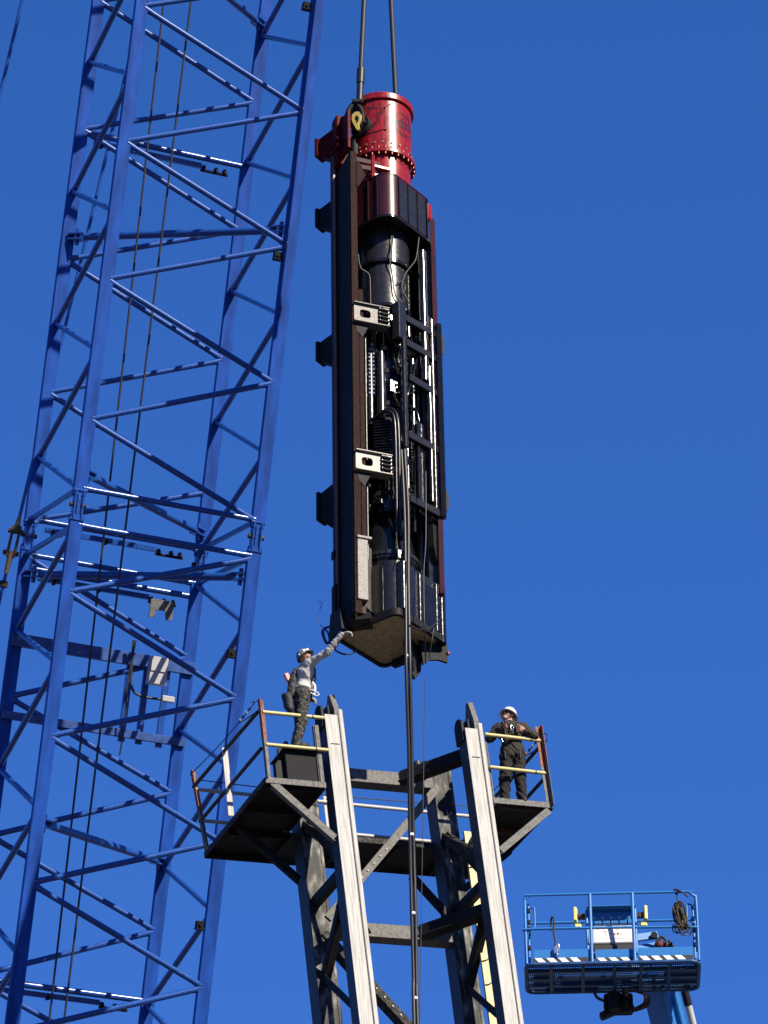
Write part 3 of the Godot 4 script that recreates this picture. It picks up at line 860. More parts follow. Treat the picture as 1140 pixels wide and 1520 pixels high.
	# wire life lines with clips and turnbuckles
	for q in [[-1.2, 2.30, 0.0, -1.30, 2.36, 2.78], [3.98, 2.24, 0.05, 3.98, 2.2, 2.7], [-1.16, 2.28, 2.78, 3.9, 2.24, 2.78]]:
		b = B.new()
		var p1 := L(q[0], q[1], q[2])
		var p2 := L(q[3], q[4], q[5])
		var m := (p1 + p2) * 0.5 + Vector3(0, -0.05, 0)
		b.tube(curve([p1, m, p2], 8), 0.009, 6)
		var wl := part(leads, "life_line", b, M.wire_rope)
		if q[2] < 1.0:
			var e := (p2 - p1).normalized()
			for i in 4:
				b = B.new()
				b.box(Transform3D(Basis(), p1 + e * (0.25 + 0.13 * i) + Vector3(0, -0.012 - 0.005 * i, 0)), Vector3(0.035, 0.045, 0.04), 0.008)
				part(wl, "rope_clip", b, M.boom_grey if i % 2 else M.dark_steel)
			b = B.new()
			b.tube(curve([p1 + e * 0.75 + Vector3(0, -0.03, 0), p1 + e * 0.4 + Vector3(0.02, -0.10, 0), p1 + Vector3(0.06, -0.12, 0), p1 + Vector3(0.08, 0.02, 0), p1 + e * 0.1 + Vector3(-0.03, 0.03, 0)], 6), 0.010, 6)
			part(wl, "rope_tail", b, M.wire_rope)
	# steel box the worker stands on, coloured near-black as if shaded
	var bt := lt * Transform3D(Basis(), L(-0.46, 0.93, 0.36))
	var sb := thing("step_box", "steel box coloured dark as in shade on the left platform that the reaching worker stands on", "box", bt)
	b = B.new()
	b.box(Transform3D(Basis(), Vector3(0, 0.30, 0)), Vector3(0.56, 0.60, 0.54), 0.01)
	part(sb, "body", b, M.bracket_black)
	b = B.new()
	b.box(Transform3D(Basis(), Vector3(0, 0.61, 0.03)), Vector3(0.62, 0.02, 0.66), 0.005)
	part(sb, "lid", b, M.black_steel)
	b = B.new()
	b.prism(Transform3D(Basis(), Vector3(-0.42, 0.0, 0.12)), PackedVector2Array([Vector2(0.0, 0.0), Vector2(0.16, 0.0), Vector2(0.16, 0.66), Vector2(0.12, 0.70), Vector2(0.07, 0.66), Vector2(0.06, 0.45), Vector2(0.0, 0.36)]), 0.05)
	part(sb, "end_lug", b, M.black_steel)
	# small lamp pair on the right haunch
	for k in 2:
		b = B.new()
		b.tube(PackedVector3Array([L(2.2 + 0.17 * k, 2.03, D - 0.15), L(2.2 + 0.17 * k, 2.12, D - 0.15), L(2.2 + 0.17 * k, 2.18, D - 0.15)]), 0.09, 10, 0.05)
		part(leads, "rubber_bumper", b, M.rubber)
func round_top(w: float, h: float, n: int) -> PackedVector2Array:
	var r := PackedVector2Array([Vector2(0, 0), Vector2(w, 0)])
	for i in n + 1:
		var a := PI * i / n
		r.append(Vector2(w * 0.5 + cos(a) * w * 0.5, h - w * 0.5 + sin(a) * w * 0.5))
	return r
func post(u: float, w: float, h0: float, h1: float, s: float, orange: bool, lean := 0.0) -> void:
	var b := B.new()
	var hm := lerpf(h0, h1, 0.5) if orange else h1
	b.angle(L(u, h0, w), L(u + lean * 0.5, hm, w), 0.09, 0.012, Vector3(s, 0, 0), Vector3(0, 0, 1) if w < 0.5 else Vector3(0, 0, 1))
	var p := part(leads, "rail_post", b, M.shop_steel if orange else M.galvanised)
	if orange:
		b = B.new()
		b.angle(L(u - 0.001 + lean * 0.5, hm, w), L(u - 0.001 + lean, h1, w), 0.092, 0.013, Vector3(s, 0, 0), Vector3(0, 0, 1))
		part(p, "primed_top", b, M.primer_orange)

# ---------------------------------------------------------------- the hydraulic pile hammer
var ham: Transform3D
var hm: Node3D
func H(x: float, h: float, d: float) -> Vector3:
	return Vector3(x, h, -d)
func yawed(az: float, o := Vector3.ZERO) -> Transform3D:
	# local +z faces azimuth az (degrees to the right of the lens), +x to its right
	return Transform3D(Basis(Vector3.UP, deg_to_rad(az)), o)
func rounded_square(h: float, r: float, n := 6) -> PackedVector2Array:
	var p := PackedVector2Array()
	for k in 4:
		var c := Vector2(h - r, h - r).rotated(PI / 2 * k)
		for i in n + 1:
			p.append(c + Vector2(r, 0).rotated(PI / 2 * k + PI / 2 * i / n))
	return p
# vertical shell: outline in xz (turned by az), between heights
func shell(b: B, poly: PackedVector2Array, az: float, y0: float, y1: float, cap := true) -> void:
	var q := Basis(Vector3.UP, deg_to_rad(az))
	var n := poly.size()
	var nn: Array = []
	for i in n:
		var a := poly[(i + n - 1) % n]
		var c := poly[(i + 1) % n]
		var e := (c - a).normalized()
		nn.append(Vector2(e.y, -e.x))
	for i in n:
		var j := (i + 1) % n
		var a := poly[i]
		var c := poly[j]
		var na := nn[i] as Vector2
		var nb := nn[j] as Vector2
		var e := (c - a).normalized()
		var f := Vector2(e.y, -e.x)
		if a.distance_to(c) > 0.2:
			na = f; nb = f
		var A := q * Vector3(a.x, y0, a.y)
		var C := q * Vector3(c.x, y0, c.y)
		var A2 := q * Vector3(a.x, y1, a.y)
		var C2 := q * Vector3(c.x, y1, c.y)
		var n1 := q * Vector3(na.x, 0, na.y)
		var n2 := q * Vector3(nb.x, 0, nb.y)
		b.tri(A, C, C2, n1, n2, n2)
		b.tri(A, C2, A2, n1, n2, n1)
	if cap:
		for y in [y0, y1]:
			var m := Vector3(0, -1 if y == y0 else 1, 0)
			for i in range(1, n - 1):
				b.tri(q * Vector3(poly[0].x, y, poly[0].y), q * Vector3(poly[i].x, y, poly[i].y), q * Vector3(poly[i + 1].x, y, poly[i + 1].y), m, m, m)
func build_hammer() -> void:
	var tl := deg_to_rad(0.8)
	ham = Transform3D(Basis(Vector3(0, 0, 1), tl).scaled(Vector3.ONE * 1.022), P(579, 947, 57.9))
	hm = thing("pile_hammer", "huge black hydraulic pile hammer with red top cylinder hanging in mid air", "pile hammer", ham)
	var I := Transform3D()
	var b: B
	var rng := RandomNumberGenerator.new()
	rng.seed = 77
	# --- red top cylinder
	b = B.new()
	b.lathe(I, [Vector2(0.0, 9.60), Vector2(0.535, 9.60), Vector2(0.535, 10.66)], 64)
	var redc := part(hm, "top_cylinder", b, M.hammer_red)
	b = B.new()
	b.lathe(I, [Vector2(0.50, 10.80), Vector2(0.50, 10.66), Vector2(0.575, 10.66), Vector2(0.582, 10.672), Vector2(0.582, 10.775), Vector2(0.574, 10.79), Vector2(0.50, 10.80)], 64)
	part(redc, "top_rim", b, M.hammer_red)
	b = B.new()
	b.lathe(I, [Vector2(0.53, 9.47), Vector2(0.585, 9.47), Vector2(0.592, 9.478), Vector2(0.592, 9.545), Vector2(0.585, 9.553), Vector2(0.53, 9.553)], 64)
	part(redc, "bolt_flange", b, M.hammer_red)
	b = B.new()
	for i in 30:
		var a := TAU * i / 30
		var r := Vector3(cos(a), 0, sin(a))
		b.bolt(r * 0.562 + Vector3(0, 9.47, 0), Vector3.DOWN, 0.021, 0.05)
		b.bolt(r * 0.562 + Vector3(0, 9.553, 0), Vector3.UP, 0.020, 0.035)
	part(redc, "bolt_ring", b, M.hammer_red, true)
	b = B.new()
	for i in 22:
		var a := TAU * i / 22 + 0.1
		var r := Vector3(cos(a), 0, sin(a))
		b.bolt(r * 0.533 + Vector3(0, 9.70, 0), r, 0.019, 0.018)
	part(redc, "bolt_ring", b, M.bright_steel, true)
	b = B.new()
	b.lathe(I, [Vector2(0.0, 8.7), Vector2(0.50, 8.7), Vector2(0.50, 9.47)], 64)
	var neck := part(hm, "neck_cylinder", b, M.hammer_red)
	# access plate bounded by a proud weld line on the cylinder's left
	b = B.new()
	var pl := PackedVector3Array()
	for q in [[18.0, 10.56], [8.0, 10.48], [8.0, 9.98], [-12.0, 9.93], [-35.0, 9.92], [-55.0, 9.94]]:
		var a := deg_to_rad(q[0])
		pl.append(Vector3(sin(a) * 0.537, q[1], cos(a) * 0.537))
	var pl2 := PackedVector3Array()
	for i in pl.size() - 1:
		for k in 6:
			var p := pl[i].lerp(pl[i + 1], k / 6.0)
			var f := Vector2(p.x, p.z).normalized() * 0.537
			pl2.append(Vector3(f.x, p.y, f.y))
	b.tube(pl2, 0.011, 6)
	part(redc, "weld_seam", b, M.hammer_maroon)
	for q in [[8.0, 10.47], [8.0, 9.98]]:
		b = B.new()
		var a := deg_to_rad(q[0])
		b.bolt(Vector3(sin(a) * 0.53, q[1], cos(a) * 0.53), Vector3(sin(a), 0, cos(a)), 0.022, 0.03)
		part(redc, "corner_bolt", b, M.hammer_red)
	# scuffs are worn paint on the cylinder: print on thin curved patches
	emblem(redc)
	# lifting boss, black pad and yellow hook plate on the left
	b = B.new()
	var ba := deg_to_rad(-40.0)
	var bo := Vector3(sin(ba), 0, cos(ba))
	b.tube(PackedVector3Array([bo * 0.50 + Vector3(0, 10.12, 0), bo * 0.60 + Vector3(0, 10.12, 0)]), 0.20, 24)
	b.tube(PackedVector3Array([bo * 0.60 + Vector3(0, 10.12, 0), bo * 0.78 + Vector3(0, 10.12, 0)]), 0.12, 20)
	part(hm, "lifting_boss", b, M.black_steel)
	b = B.new()
	var ht := yawed(-22.0, bo * 0.70 + Vector3(0.02, 10.14, 0.06))
	b.prism(ht.scaled_local(Vector3(0.82, 0.82, 0.82)), PackedVector2Array([Vector2(-0.10, 0.02), Vector2(-0.09, 0.13), Vector2(-0.02, 0.19), Vector2(0.07, 0.17), Vector2(0.115, 0.08), Vector2(0.10, -0.05), Vector2(0.05, -0.17), Vector2(0.07, -0.27), Vector2(0.10, -0.30), Vector2(0.06, -0.33), Vector2(0.01, -0.30), Vector2(-0.03, -0.2), Vector2(-0.08, -0.08)]), 0.06, [PackedVector2Array([Vector2(-0.04, 0.02), Vector2(0.0, 0.07), Vector2(0.05, 0.05), Vector2(0.05, -0.01), Vector2(0.01, -0.05), Vector2(-0.03, -0.03)])])
	part(hm, "hook_plate", b, M.shackle_yellow)
	b = B.new()
	var sh := bo * 0.72 + Vector3(0, 10.22, 0)
	b.tube(curve([sh + Vector3(-0.13, -0.1, 0), sh + Vector3(-0.12, 0.15, 0), sh + Vector3(0.0, 0.32, 0), sh + Vector3(0.12, 0.15, 0), sh + Vector3(0.13, -0.1, 0)], 6), 0.045, 10)
	b.tube(PackedVector3Array([sh + Vector3(-0.2, -0.1, 0), sh + Vector3(0.2, -0.1, 0)]), 0.04, 10)
	b.box(Transform3D(Basis(), sh + Vector3(0.05, 0.34, 0.02)), Vector3(0.2, 0.09, 0.12), 0.02)
	part(hm, "shackle", b, M.black_steel)
	for h in [9.75, 10.45]:
		b = B.new()
		b.box(yawed(-62, Vector3(-0.50, h, 0.27)), Vector3(0.22, 0.5 if h < 10 else 0.3, 0.12), 0.03)
		part(hm, "side_pad", b, M.black_steel)
	# --- upper black cap, a rounded square
	b = B.new()
	shell(b, rounded_square(0.64, 0.26, 8), -38.0, 7.92, 8.80)
	var cap := part(hm, "upper_cap", b, M.hammer_maroon)
	b = B.new()
	shell(b, rounded_square(0.646, 0.262, 8), -38.0, 8.02, 8.805, false)
	b = B.new()
	shell(b, rounded_square(0.648, 0.265, 8), -38.0, 8.80, 8.825)
	part(cap, "cap_lid", b, M.hammer_maroon)
	b = B.new()
	shell(b, rounded_square(0.655, 0.265, 8), -38.0, 7.885, 7.925)
	part(cap, "cap_lip", b, M.gloss_black)
	# panels of the cap's right face with raised seams, and the two on the left face
	for k in 3:
		b = B.new()
		b.box(yawed(52.0) * Transform3D(Basis(), Vector3(lerpf(-0.26, 0.26, k / 2.0), 8.36, 0.643)), Vector3(0.245, 0.80, 0.012), 0.005)
		part(cap, "side_panel", b, M.satin_black)
	for x in [-0.39, -0.13, 0.13, 0.40]:
		b = B.new()
		b.box(yawed(52.0) * Transform3D(Basis(), Vector3(x, 8.36, 0.655)), Vector3(0.018, 0.84, 0.03), 0.006)
		part(cap, "panel_seam", b, M.gloss_black)
	for x in [0.18, 0.38]:
		b = B.new()
		b.box(yawed(-38.0) * Transform3D(Basis(), Vector3(x, 8.36, 0.648)), Vector3(0.018, 0.84, 0.02), 0.006)
		part(cap, "panel_seam", b, M.hammer_brown)
	# red end plate with a pale mark at the right corner
	b = B.new()
	b.box(yawed(52.0) * Transform3D(Basis(), Vector3(0.52, 8.58, 0.585)), Vector3(0.14, 0.36, 0.12), 0.03)
	part(cap, "corner_plate", b, M.hammer_red)
	for i in 5:
		b = B.new()
		b.bolt((yawed(52.0) * Vector3(0.60, 8.62 - 0.05 * i, 0.655)), (yawed(52.0).basis * Vector3(0.3, 0, 1)).normalized(), 0.014, 0.03)
		part(cap, "corner_bolt", b, M.chrome)
	# --- cylinder under the cap
	b = B.new()
	b.lathe(I, [Vector2(0.0, 6.3), Vector2(0.40, 6.3), Vector2(0.43, 6.33), Vector2(0.43, 7.2)], 64)
	part(hm, "lower_cylinder", b, M.satin_black)
	b = B.new()
	b.lathe(I, [Vector2(0.40, 7.26), Vector2(0.44, 7.26), Vector2(0.44, 7.92)], 64)
	part(hm, "middle_cylinder", b, M.satin_black)
	b = B.new()
	b.lathe(I, [Vector2(0.40, 7.175), Vector2(0.475, 7.175), Vector2(0.483, 7.185), Vector2(0.483, 7.235), Vector2(0.475, 7.245), Vector2(0.40, 7.26)], 64)
	part(hm, "cylinder_ring", b, M.gloss_black)
	b = B.new()
	b.lathe(I, [Vector2(0.40, 6.26), Vector2(0.47, 6.26), Vector2(0.47, 6.32), Vector2(0.40, 6.32)], 64)
	part(hm, "cylinder_ring", b, M.gloss_black)
	# --- core column down to the barrel
	b = B.new()
	b.lathe(I, [Vector2(0.0, 2.2), Vector2(0.37, 2.2), Vector2(0.37, 3.95), Vector2(0.33, 4.0), Vector2(0.33, 6.3)], 48)
	part(hm, "core_column", b, M.gloss_black)
	for h in [5.0, 4.35, 3.98, 3.0, 2.55]:
		b = B.new()
		var rc := 0.345 if h > 3.99 else 0.385
		b.lathe(I, [Vector2(rc - 0.04, h - 0.045), Vector2(rc, h - 0.045), Vector2(rc, h + 0.045), Vector2(rc - 0.04, h + 0.045)], 40)
		part(hm, "column_clamp", b, M.black_steel)
	# barrel with a swollen band
	b = B.new()
	b.lathe(I, [Vector2(0.0, 0.9), Vector2(0.47, 0.9), Vector2(0.47, 1.2), Vector2(0.50, 1.24), Vector2(0.50, 1.38), Vector2(0.45, 1.42), Vector2(0.43, 1.6), Vector2(0.37, 1.86), Vector2(0.31, 2.02), Vector2(0.27, 2.2), Vector2(0.0, 2.2)], 64)
	part(hm, "anvil_barrel", b, M.gloss_black)
	b = B.new()
	b.sphere(H(0.20, 1.80, -0.44), Vector3(0.14, 0.15, 0.12), 20)
	part(hm, "pressure_bulb", b, M.satin_black)
	b = B.new()
	b.lathe(I, [Vector2(0.49, 1.30), Vector2(0.515, 1.30), Vector2(0.515, 1.37), Vector2(0.49, 1.37)], 64)
	part(hm, "barrel_band", b, M.satin_black)
	# rear casing and right side plate that close the body behind the pipes
	b = B.new()
	b.lathe(I, [Vector2(0.64, 1.0), Vector2(0.66, 1.0), Vector2(0.66, 7.9), Vector2(0.64, 7.9)], 32, PI * 0.96, PI * 1.08)
	part(hm, "rear_casing", b, M.satin_black)
	b = B.new()
	b.bar(H(0.76, 0.9, 0.10), H(0.76, 7.9, 0.10), 0.30, 0.03, Vector3.RIGHT, 0.006)
	part(hm, "side_plate", b, M.satin_black)
	b = B.new()
	b.rod(H(0.66, 4.9, -0.14), H(0.66, 7.6, -0.14), 0.075, 16)
	part(hm, "guide_rod", b, M.gloss_black)
	# --- slender pipes, hoses, manifolds round the core
	for q in [[-0.34, 0.20, 2.3, 5.9, 0.045, 0], [-0.26, 0.34, 3.9, 6.2, 0.06, 1], [-0.08, 0.42, 3.95, 5.3, 0.07, 1], [0.34, 0.32, 2.6, 5.7, 0.03, 0], [0.45, 0.22, 2.2, 5.6, 0.045, 0], [-0.42, 0.05, 2.2, 6.2, 0.05, 1], [0.40, 0.05, 2.2, 7.8, 0.05, 0], [0.55, -0.15, 1.2, 6.0, 0.06, 1], [0.26, 0.42, 2.2, 4.9, 0.022, 0]]:
		b = B.new()
		b.rod(H(q[0], q[2], -q[1]), H(q[0], q[3], -q[1]), q[4], 12)
		part(hm, "hydraulic_pipe", b, M.gloss_black if q[5] == 0 else M.satin_black)
	for i in 26:
		b = B.new()
		var az := deg_to_rad(rng.randf_range(25, 85))
		var r0 := rng.randf_range(0.36, 0.58)
		var y := rng.randf_range(2.3, 5.9)
		var pts: Array = []
		for k in 5:
			var a2 := az + rng.randf_range(-0.35, 0.35)
			var r1 := r0 + rng.randf_range(-0.05, 0.06)
			pts.append(Vector3(sin(a2) * r1, y + k * 0.22 * rng.randf_range(0.5, 1.4) - 0.4, cos(a2) * r1))
		b.tube(curve(pts, 5), rng.randf_range(0.010, 0.024), 7)
		part(hm, "hydraulic_hose", b, M.gloss_black if i % 3 else M.rubber)
	for i in 30:
		b = B.new()
		var az := rng.randf_range(-30, 85)
		var y := rng.randf_range(2.3, 5.8)
		var r0 := rng.randf_range(0.34, 0.50)
		var t := yawed(az) * Transform3D(Basis(), Vector3(0, y, r0))
		b.box(t, Vector3(rng.randf_range(0.06, 0.2), rng.randf_range(0.08, 0.28), rng.randf_range(0.06, 0.14)), 0.012)
		for k in 3:
			b.bolt(t * Vector3(rng.randf_range(-0.05, 0.05), rng.randf_range(-0.06, 0.06), 0.03), t.basis.z, 0.018, 0.07)
		part(hm, "valve_block", b, M.oily_black if i % 2 else M.gloss_black)
	# crumpled oily plates behind the right frame
	for q in [[40, 5.35, 0.44, 0.16, 0.24], [58, 4.72, 0.44, 0.17, 0.30], [48, 4.1, 0.44, 0.10, 0.22], [62, 2.42, 0.42, 0.2, 0.28], [20, 2.3, 0.40, 0.2, 0.22], [36, 2.52, 0.46, 0.12, 0.20]]:
		b = B.new()
		b.box(yawed(q[0]) * Transform3D(Basis(), Vector3(0, q[1], q[2])), Vector3(q[3], q[4], 0.05), 0.012)
		part(hm, "oily_plate", b, M.oily_black)
	# perforated plate at the left of the core: rows of round lugs catch the sun
	b = B.new()
	b.box(yawed(8.0, Vector3(-0.24, 4.95, 0.36)), Vector3(0.14, 1.0, 0.03), 0.004)
	var pf := part(hm, "stud_plate", b, M.gloss_black)
	b = B.new()
	for i in 12:
		for k in 2:
			b.bolt(yawed(8.0, Vector3(-0.24, 4.95, 0.36)) * Vector3(-0.035 + 0.07 * k, -0.44 + i * 0.08, 0.012), Vector3(0.14, 0, 0.99), 0.018, 0.03)
	part(pf, "stud_row", b, M.chrome, true)
	# ribbed covers (stack of fins under a rounded hood)
	for q in [[-10.0, 3.25, 3.95, 0.30, 0.36], [62.0, 2.75, 3.45, 0.28, 0.42]]:
		var t := yawed(q[0])
		b = B.new()
		b.box(t * Transform3D(Basis(), Vector3(0, (q[1] + q[2]) * 0.5, q[4] - 0.08)), Vector3(q[3] * 0.8, q[2] - q[1], 0.16), 0.03)
		var hood := part(hm, "finned_cooler", b, M.black_steel)
		var nf := 12
		for i in nf:
			b = B.new()
			b.box(t * Transform3D(Basis(), Vector3(0, lerpf(q[1] + 0.03, q[2] - 0.05, i / (nf - 1.0)), q[4] + 0.03)), Vector3(q[3], 0.018, 0.18), 0.006)
			part(hood, "fin", b, M.gloss_black)
	# hose arch over the left cooler
	for k in 2:
		b = B.new()
		var x0 := 0.14 + 0.055 * k
		b.tube(curve([H(x0, 1.6, -0.55), H(x0, 2.6, -0.60), H(x0, 3.4, -0.64), H(x0 - 0.02, 3.85, -0.64), H(x0 - 0.10, 4.0 + 0.04 * k, -0.60), H(x0 - 0.25, 4.02 + 0.05 * k, -0.5), H(x0 - 0.42, 3.95 + 0.04 * k, -0.38)], 7), 0.026, 8)
		part(hm, "arched_hose", b, M.satin_black)
	# --- guide beam at the front left, an H section whose front faces the leads' way
	var gb := yawed(20.0, Vector3(-0.50, 0, 0.86))
	var gx := gb.basis.x
	var gz := -gb.basis.z
	b = B.new()
	var g0 := gb.origin
	b.bar(g0 + Vector3(0, -0.02, 0) + gz * 0.02, g0 + Vector3(0, 9.25, 0) + gz * 0.02, 0.12, 0.04, gx, 0.006)
	var beam := part(hm, "guide_beam", b, M.hammer_brown)
	b = B.new()
	b.bar(g0 + Vector3(0, 0.0, 0) - gx * 0.06 + gz * 0.36, g0 + Vector3(0, 9.20, 0) - gx * 0.06 + gz * 0.36, 0.03, 0.64, gx, 0.0)
	part(beam, "beam_web", b, M.bracket_black)
	b = B.new()
	b.bar(g0 + Vector3(0, -0.05, 0) - gx * 0.07 + gz * 0.72, g0 + Vector3(0, 9.7, 0) - gx * 0.07 + gz * 0.72, 0.19, 0.08, gx, 0.012)
	part(beam, "rear_flange", b, M.hammer_maroon)
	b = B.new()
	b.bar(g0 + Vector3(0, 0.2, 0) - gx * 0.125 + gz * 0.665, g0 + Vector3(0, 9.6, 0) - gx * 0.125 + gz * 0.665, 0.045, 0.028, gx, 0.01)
	part(beam, "sun_line_strip", b, M.painted_sun_edge)  # pale strip mimics sunlight that does not reach this edge
	# red box head on the rear flange
	b = B.new()
	b.bar(g0 + Vector3(0, 9.30, 0) + gz * 0.60 - gx * 0.04, g0 + Vector3(0, 10.38, 0) + gz * 0.60 - gx * 0.04, 0.20, 0.26, gx, 0.02)
	b.bar(g0 + Vector3(0, 9.42, 0) + gz * 0.30 - gx * 0.03, g0 + Vector3(0, 10.25, 0) + gz * 0.30 - gx * 0.03, 0.06, 0.36, gx, 0.01)
	for h in [9.60, 9.75]:
		b.bar(g0 + Vector3(0, h, 0) + gz * 0.56 - gx * 0.04, g0 + Vector3(0, h + 0.06, 0) + gz * 0.56 - gx * 0.04, 0.26, 0.40, gx, 0.01)
	part(beam, "beam_head", b, M.hammer_dark_red)
	# inner box on the beam between the clamps
	b = B.new()
	b.bar(g0 + Vector3(0, 1.35, 0) + gx * 0.115 + gz * 0.10, g0 + Vector3(0, 6.35, 0) + gx * 0.105 + gz * 0.10, 0.09, 0.18, gx, 0.01)
	part(beam, "beam_box", b, M.hammer_brown)
	# worn sleeve at the bottom
	b = B.new()
	b.bar(g0 + Vector3(0, 0.22, 0) + gx * 0.07 + gz * 0.06, g0 + Vector3(0, 1.36, 0) + gx * 0.07 + gz * 0.06, 0.19, 0.18, gx, 0.012)
	b.bar(g0 + Vector3(0, 0.16, 0) + gx * 0.22 + gz * 0.16, g0 + Vector3(0, 1.36, 0) + gx * 0.22 + gz * 0.16, 0.24, 0.03, gx - gz * -0.9, 0.006)
	b.bar(g0 + Vector3(0, 1.36, 0) + gx * 0.10 + gz * 0.08, g0 + Vector3(0, 1.42, 0) + gx * 0.10 + gz * 0.08, 0.26, 0.26, gx, 0.012)
	part(beam, "wear_sleeve", b, M.dull_steel)
	b = B.new()
	b.bar(g0 + Vector3(0, 0.04, 0) + gx * 0.10 + gz * 0.12, g0 + Vector3(0, 0.2, 0) + gx * 0.12 + gz * 0.1, 0.10, 0.06, gx, 0.006)
	part(beam, "sleeve_stub", b, M.rust_steel)
	# foot of the beam
	b = B.new()
	b.prism(yawed(-6.0, g0 + Vector3(-0.05, -0.06, -0.16)), PackedVector2Array([Vector2(-0.16, 0.05), Vector2(-0.05, 0.0), Vector2(0.24, 0.02), Vector2(0.25, 0.10), Vector2(0.10, 0.20), Vector2(0.05, 0.36), Vector2(-0.14, 0.36)]), -0.36)
	b.prism(Transform3D(Basis(gz, Vector3.UP, gx.cross(Vector3.UP) * 0 + gx), g0 + Vector3(0, -0.2, 0) - gx * 0.2 + gz * 0.25), PackedVector2Array([Vector2(0, 0), Vector2(0.60, -0.05), Vector2(0.66, 0.12), Vector2(0.55, 0.55), Vector2(0.1, 0.42)]), 0.10)
	part(beam, "beam_foot", b, M.black_steel)
	for h in [9.12, 8.98]:
		b = B.new()
		b.bar(g0 + Vector3(0.02, h, 0) + gz * 0.05, H(0.05, h + 0.14, -0.42), 0.10, 0.035, Vector3.UP, 0.008)
		b.bar(g0 + Vector3(0.06, h - 0.07, 0) + gz * 0.20, H(-0.1, h + 0.02, -0.42), 0.03, 0.06, Vector3.UP, 0.006)
		part(hm, "tie_arm", b, M.hammer_maroon)
	b = B.new()
	b.bar(H(-0.16, 8.83, -0.62), H(-0.16, 9.36, -0.60), 0.06, 0.05, Vector3.RIGHT, 0.008)
	b.bar(H(-0.16, 9.12, -0.60), H(0.14, 9.1, -0.50), 0.06, 0.06, Vector3.UP, 0.008)
	b.bar(H(-0.16, 8.93, -0.60), H(0.14, 8.91, -0.50), 0.06, 0.06, Vector3.UP, 0.008)
	part(hm, "tie_clip", b, M.hammer_red)
	b = B.new()
	b.prism(yawed(20.0, g0 + Vector3(0.05, 8.52, 0.0)), PackedVector2Array([Vector2(0, 0), Vector2(0.02, -0.05), Vector2(0.17, 0.25), Vector2(0.06, 0.5), Vector2(0, 0.5)]), -0.06)
	part(beam, "beam_gusset", b, M.hammer_brown)
	# brackets that ride on the leads, to the left
	for q in [[10.02, 0], [8.48, 1], [5.66, 1], [2.58, 2]]:
		b = B.new()
		var dirx := Vector3(-0.80, 0, -0.55).normalized()
		var o := g0 + gz * 0.66 - gx * 0.10 + Vector3(0, q[0], 0)
		var hgt := 0.35 if q[1] < 2 else 0.48
		b.prism(Transform3D(Basis(dirx, Vector3.UP, dirx.cross(Vector3.UP)), o), PackedVector2Array([Vector2(0, -hgt * 1.5), Vector2(0.36, -hgt * 0.75), Vector2(0.36, hgt * 0.30), Vector2(0.0, hgt * 0.62)]), 0.16)
		var br := part(hm, "guide_bracket", b, M.hammer_dark_red if q[1] == 0 else M.bracket_black)
		b = B.new()
		b.box(Transform3D(Basis(dirx, Vector3.UP, dirx.cross(Vector3.UP)), o + dirx * 0.39 + Vector3(0, -hgt * 0.2, 0) + dirx.cross(Vector3.UP) * 0.08), Vector3(0.07, hgt * 1.15, 0.24), 0.012)
		part(br, "guide_shoe", b, M.hammer_dark_red if q[1] == 0 else M.bracket_black)
	b = B.new()
	b.bar(g0 + Vector3(0, 0.35, 0) - gx * 0.15 + gz * 0.72, g0 + Vector3(0, 0.85, 0) - gx * 0.15 + gz * 0.72, 0.06, 0.16, gx, 0.01)
	b.bar(g0 + Vector3(0, 1.36, 0) - gx * 0.15 + gz * 0.72, g0 + Vector3(0, 1.50, 0) - gx * 0.15 + gz * 0.72, 0.08, 0.12, gx, 0.01)
	part(beam, "flange_cleat", b, M.black_steel)
	# --- bright clamp boxes with round-cornered holes
	for q in [5.82, 2.86]:
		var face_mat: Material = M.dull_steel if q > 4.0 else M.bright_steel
		var cl := yawed(20.0, Vector3(-0.52, q, 0.90))
		b = B.new()
		var hole := PackedVector2Array()
		for i in 16:
			var a := TAU * i / 16
			var c := Vector2(cos(a), sin(a))
			hole.append(Vector2(0.20, 0.0) + Vector2(signf(c.x) * pow(absf(c.x), 0.6), signf(c.y) * pow(absf(c.y), 0.6)) * Vector2(0.098, 0.082))
		b.prism(cl, PackedVector2Array([Vector2(0, -0.17), Vector2(0.62, -0.17), Vector2(0.62, 0.17), Vector2(0, 0.17)]), -0.025, [hole])
		var cb := part(hm, "clamp_box", b, face_mat)
		for s in [-1.0, 1.0]:
			b = B.new()
			b.box(cl * Transform3D(Basis(), Vector3(0.31, s * 0.185, -0.05)), Vector3(0.64, 0.026, 0.20), 0.006)
			part(cb, "clamp_flange", b, face_mat)
		b = B.new()
		b.box(cl * Transform3D(Basis(), Vector3(0.53, 0, 0.02)), Vector3(0.18, 0.33, 0.045), 0.008)
		part(cb, "clamp_cover", b, M.satin_black)
		for i in 4:
			b = B.new()
			b.rod(cl * Vector3(0.45, -0.115 + 0.077 * i, 0.055), cl * Vector3(0.60, -0.12 + 0.077 * i, 0.055), 0.026, 10)
			part(cb, "clamp_bolt", b, M.black_steel)
		b = B.new()
		b.box(cl * Transform3D(Basis(), Vector3(0.30, 0, -0.22)), Vector3(0.56, 0.30, 0.04), 0.004)
		b.prism(cl * Transform3D(Basis(Vector3.UP, 0.0), Vector3(0.02, -0.2, -0.03)), PackedVector2Array([Vector2(0, 0), Vector2(0.26, 0), Vector2(0.14, -0.26), Vector2(0.05, -0.16)]), -0.1)
		part(cb, "clamp_back", b, M.black_steel)
	# --- frame of posts and sloping arms on the right
	b = B.new()
	b.bar(H(0.24, 5.45, -0.56), H(0.24, 6.2, -0.56), 0.20, 0.16, Vector3(0.6, 0, -0.8), 0.012)
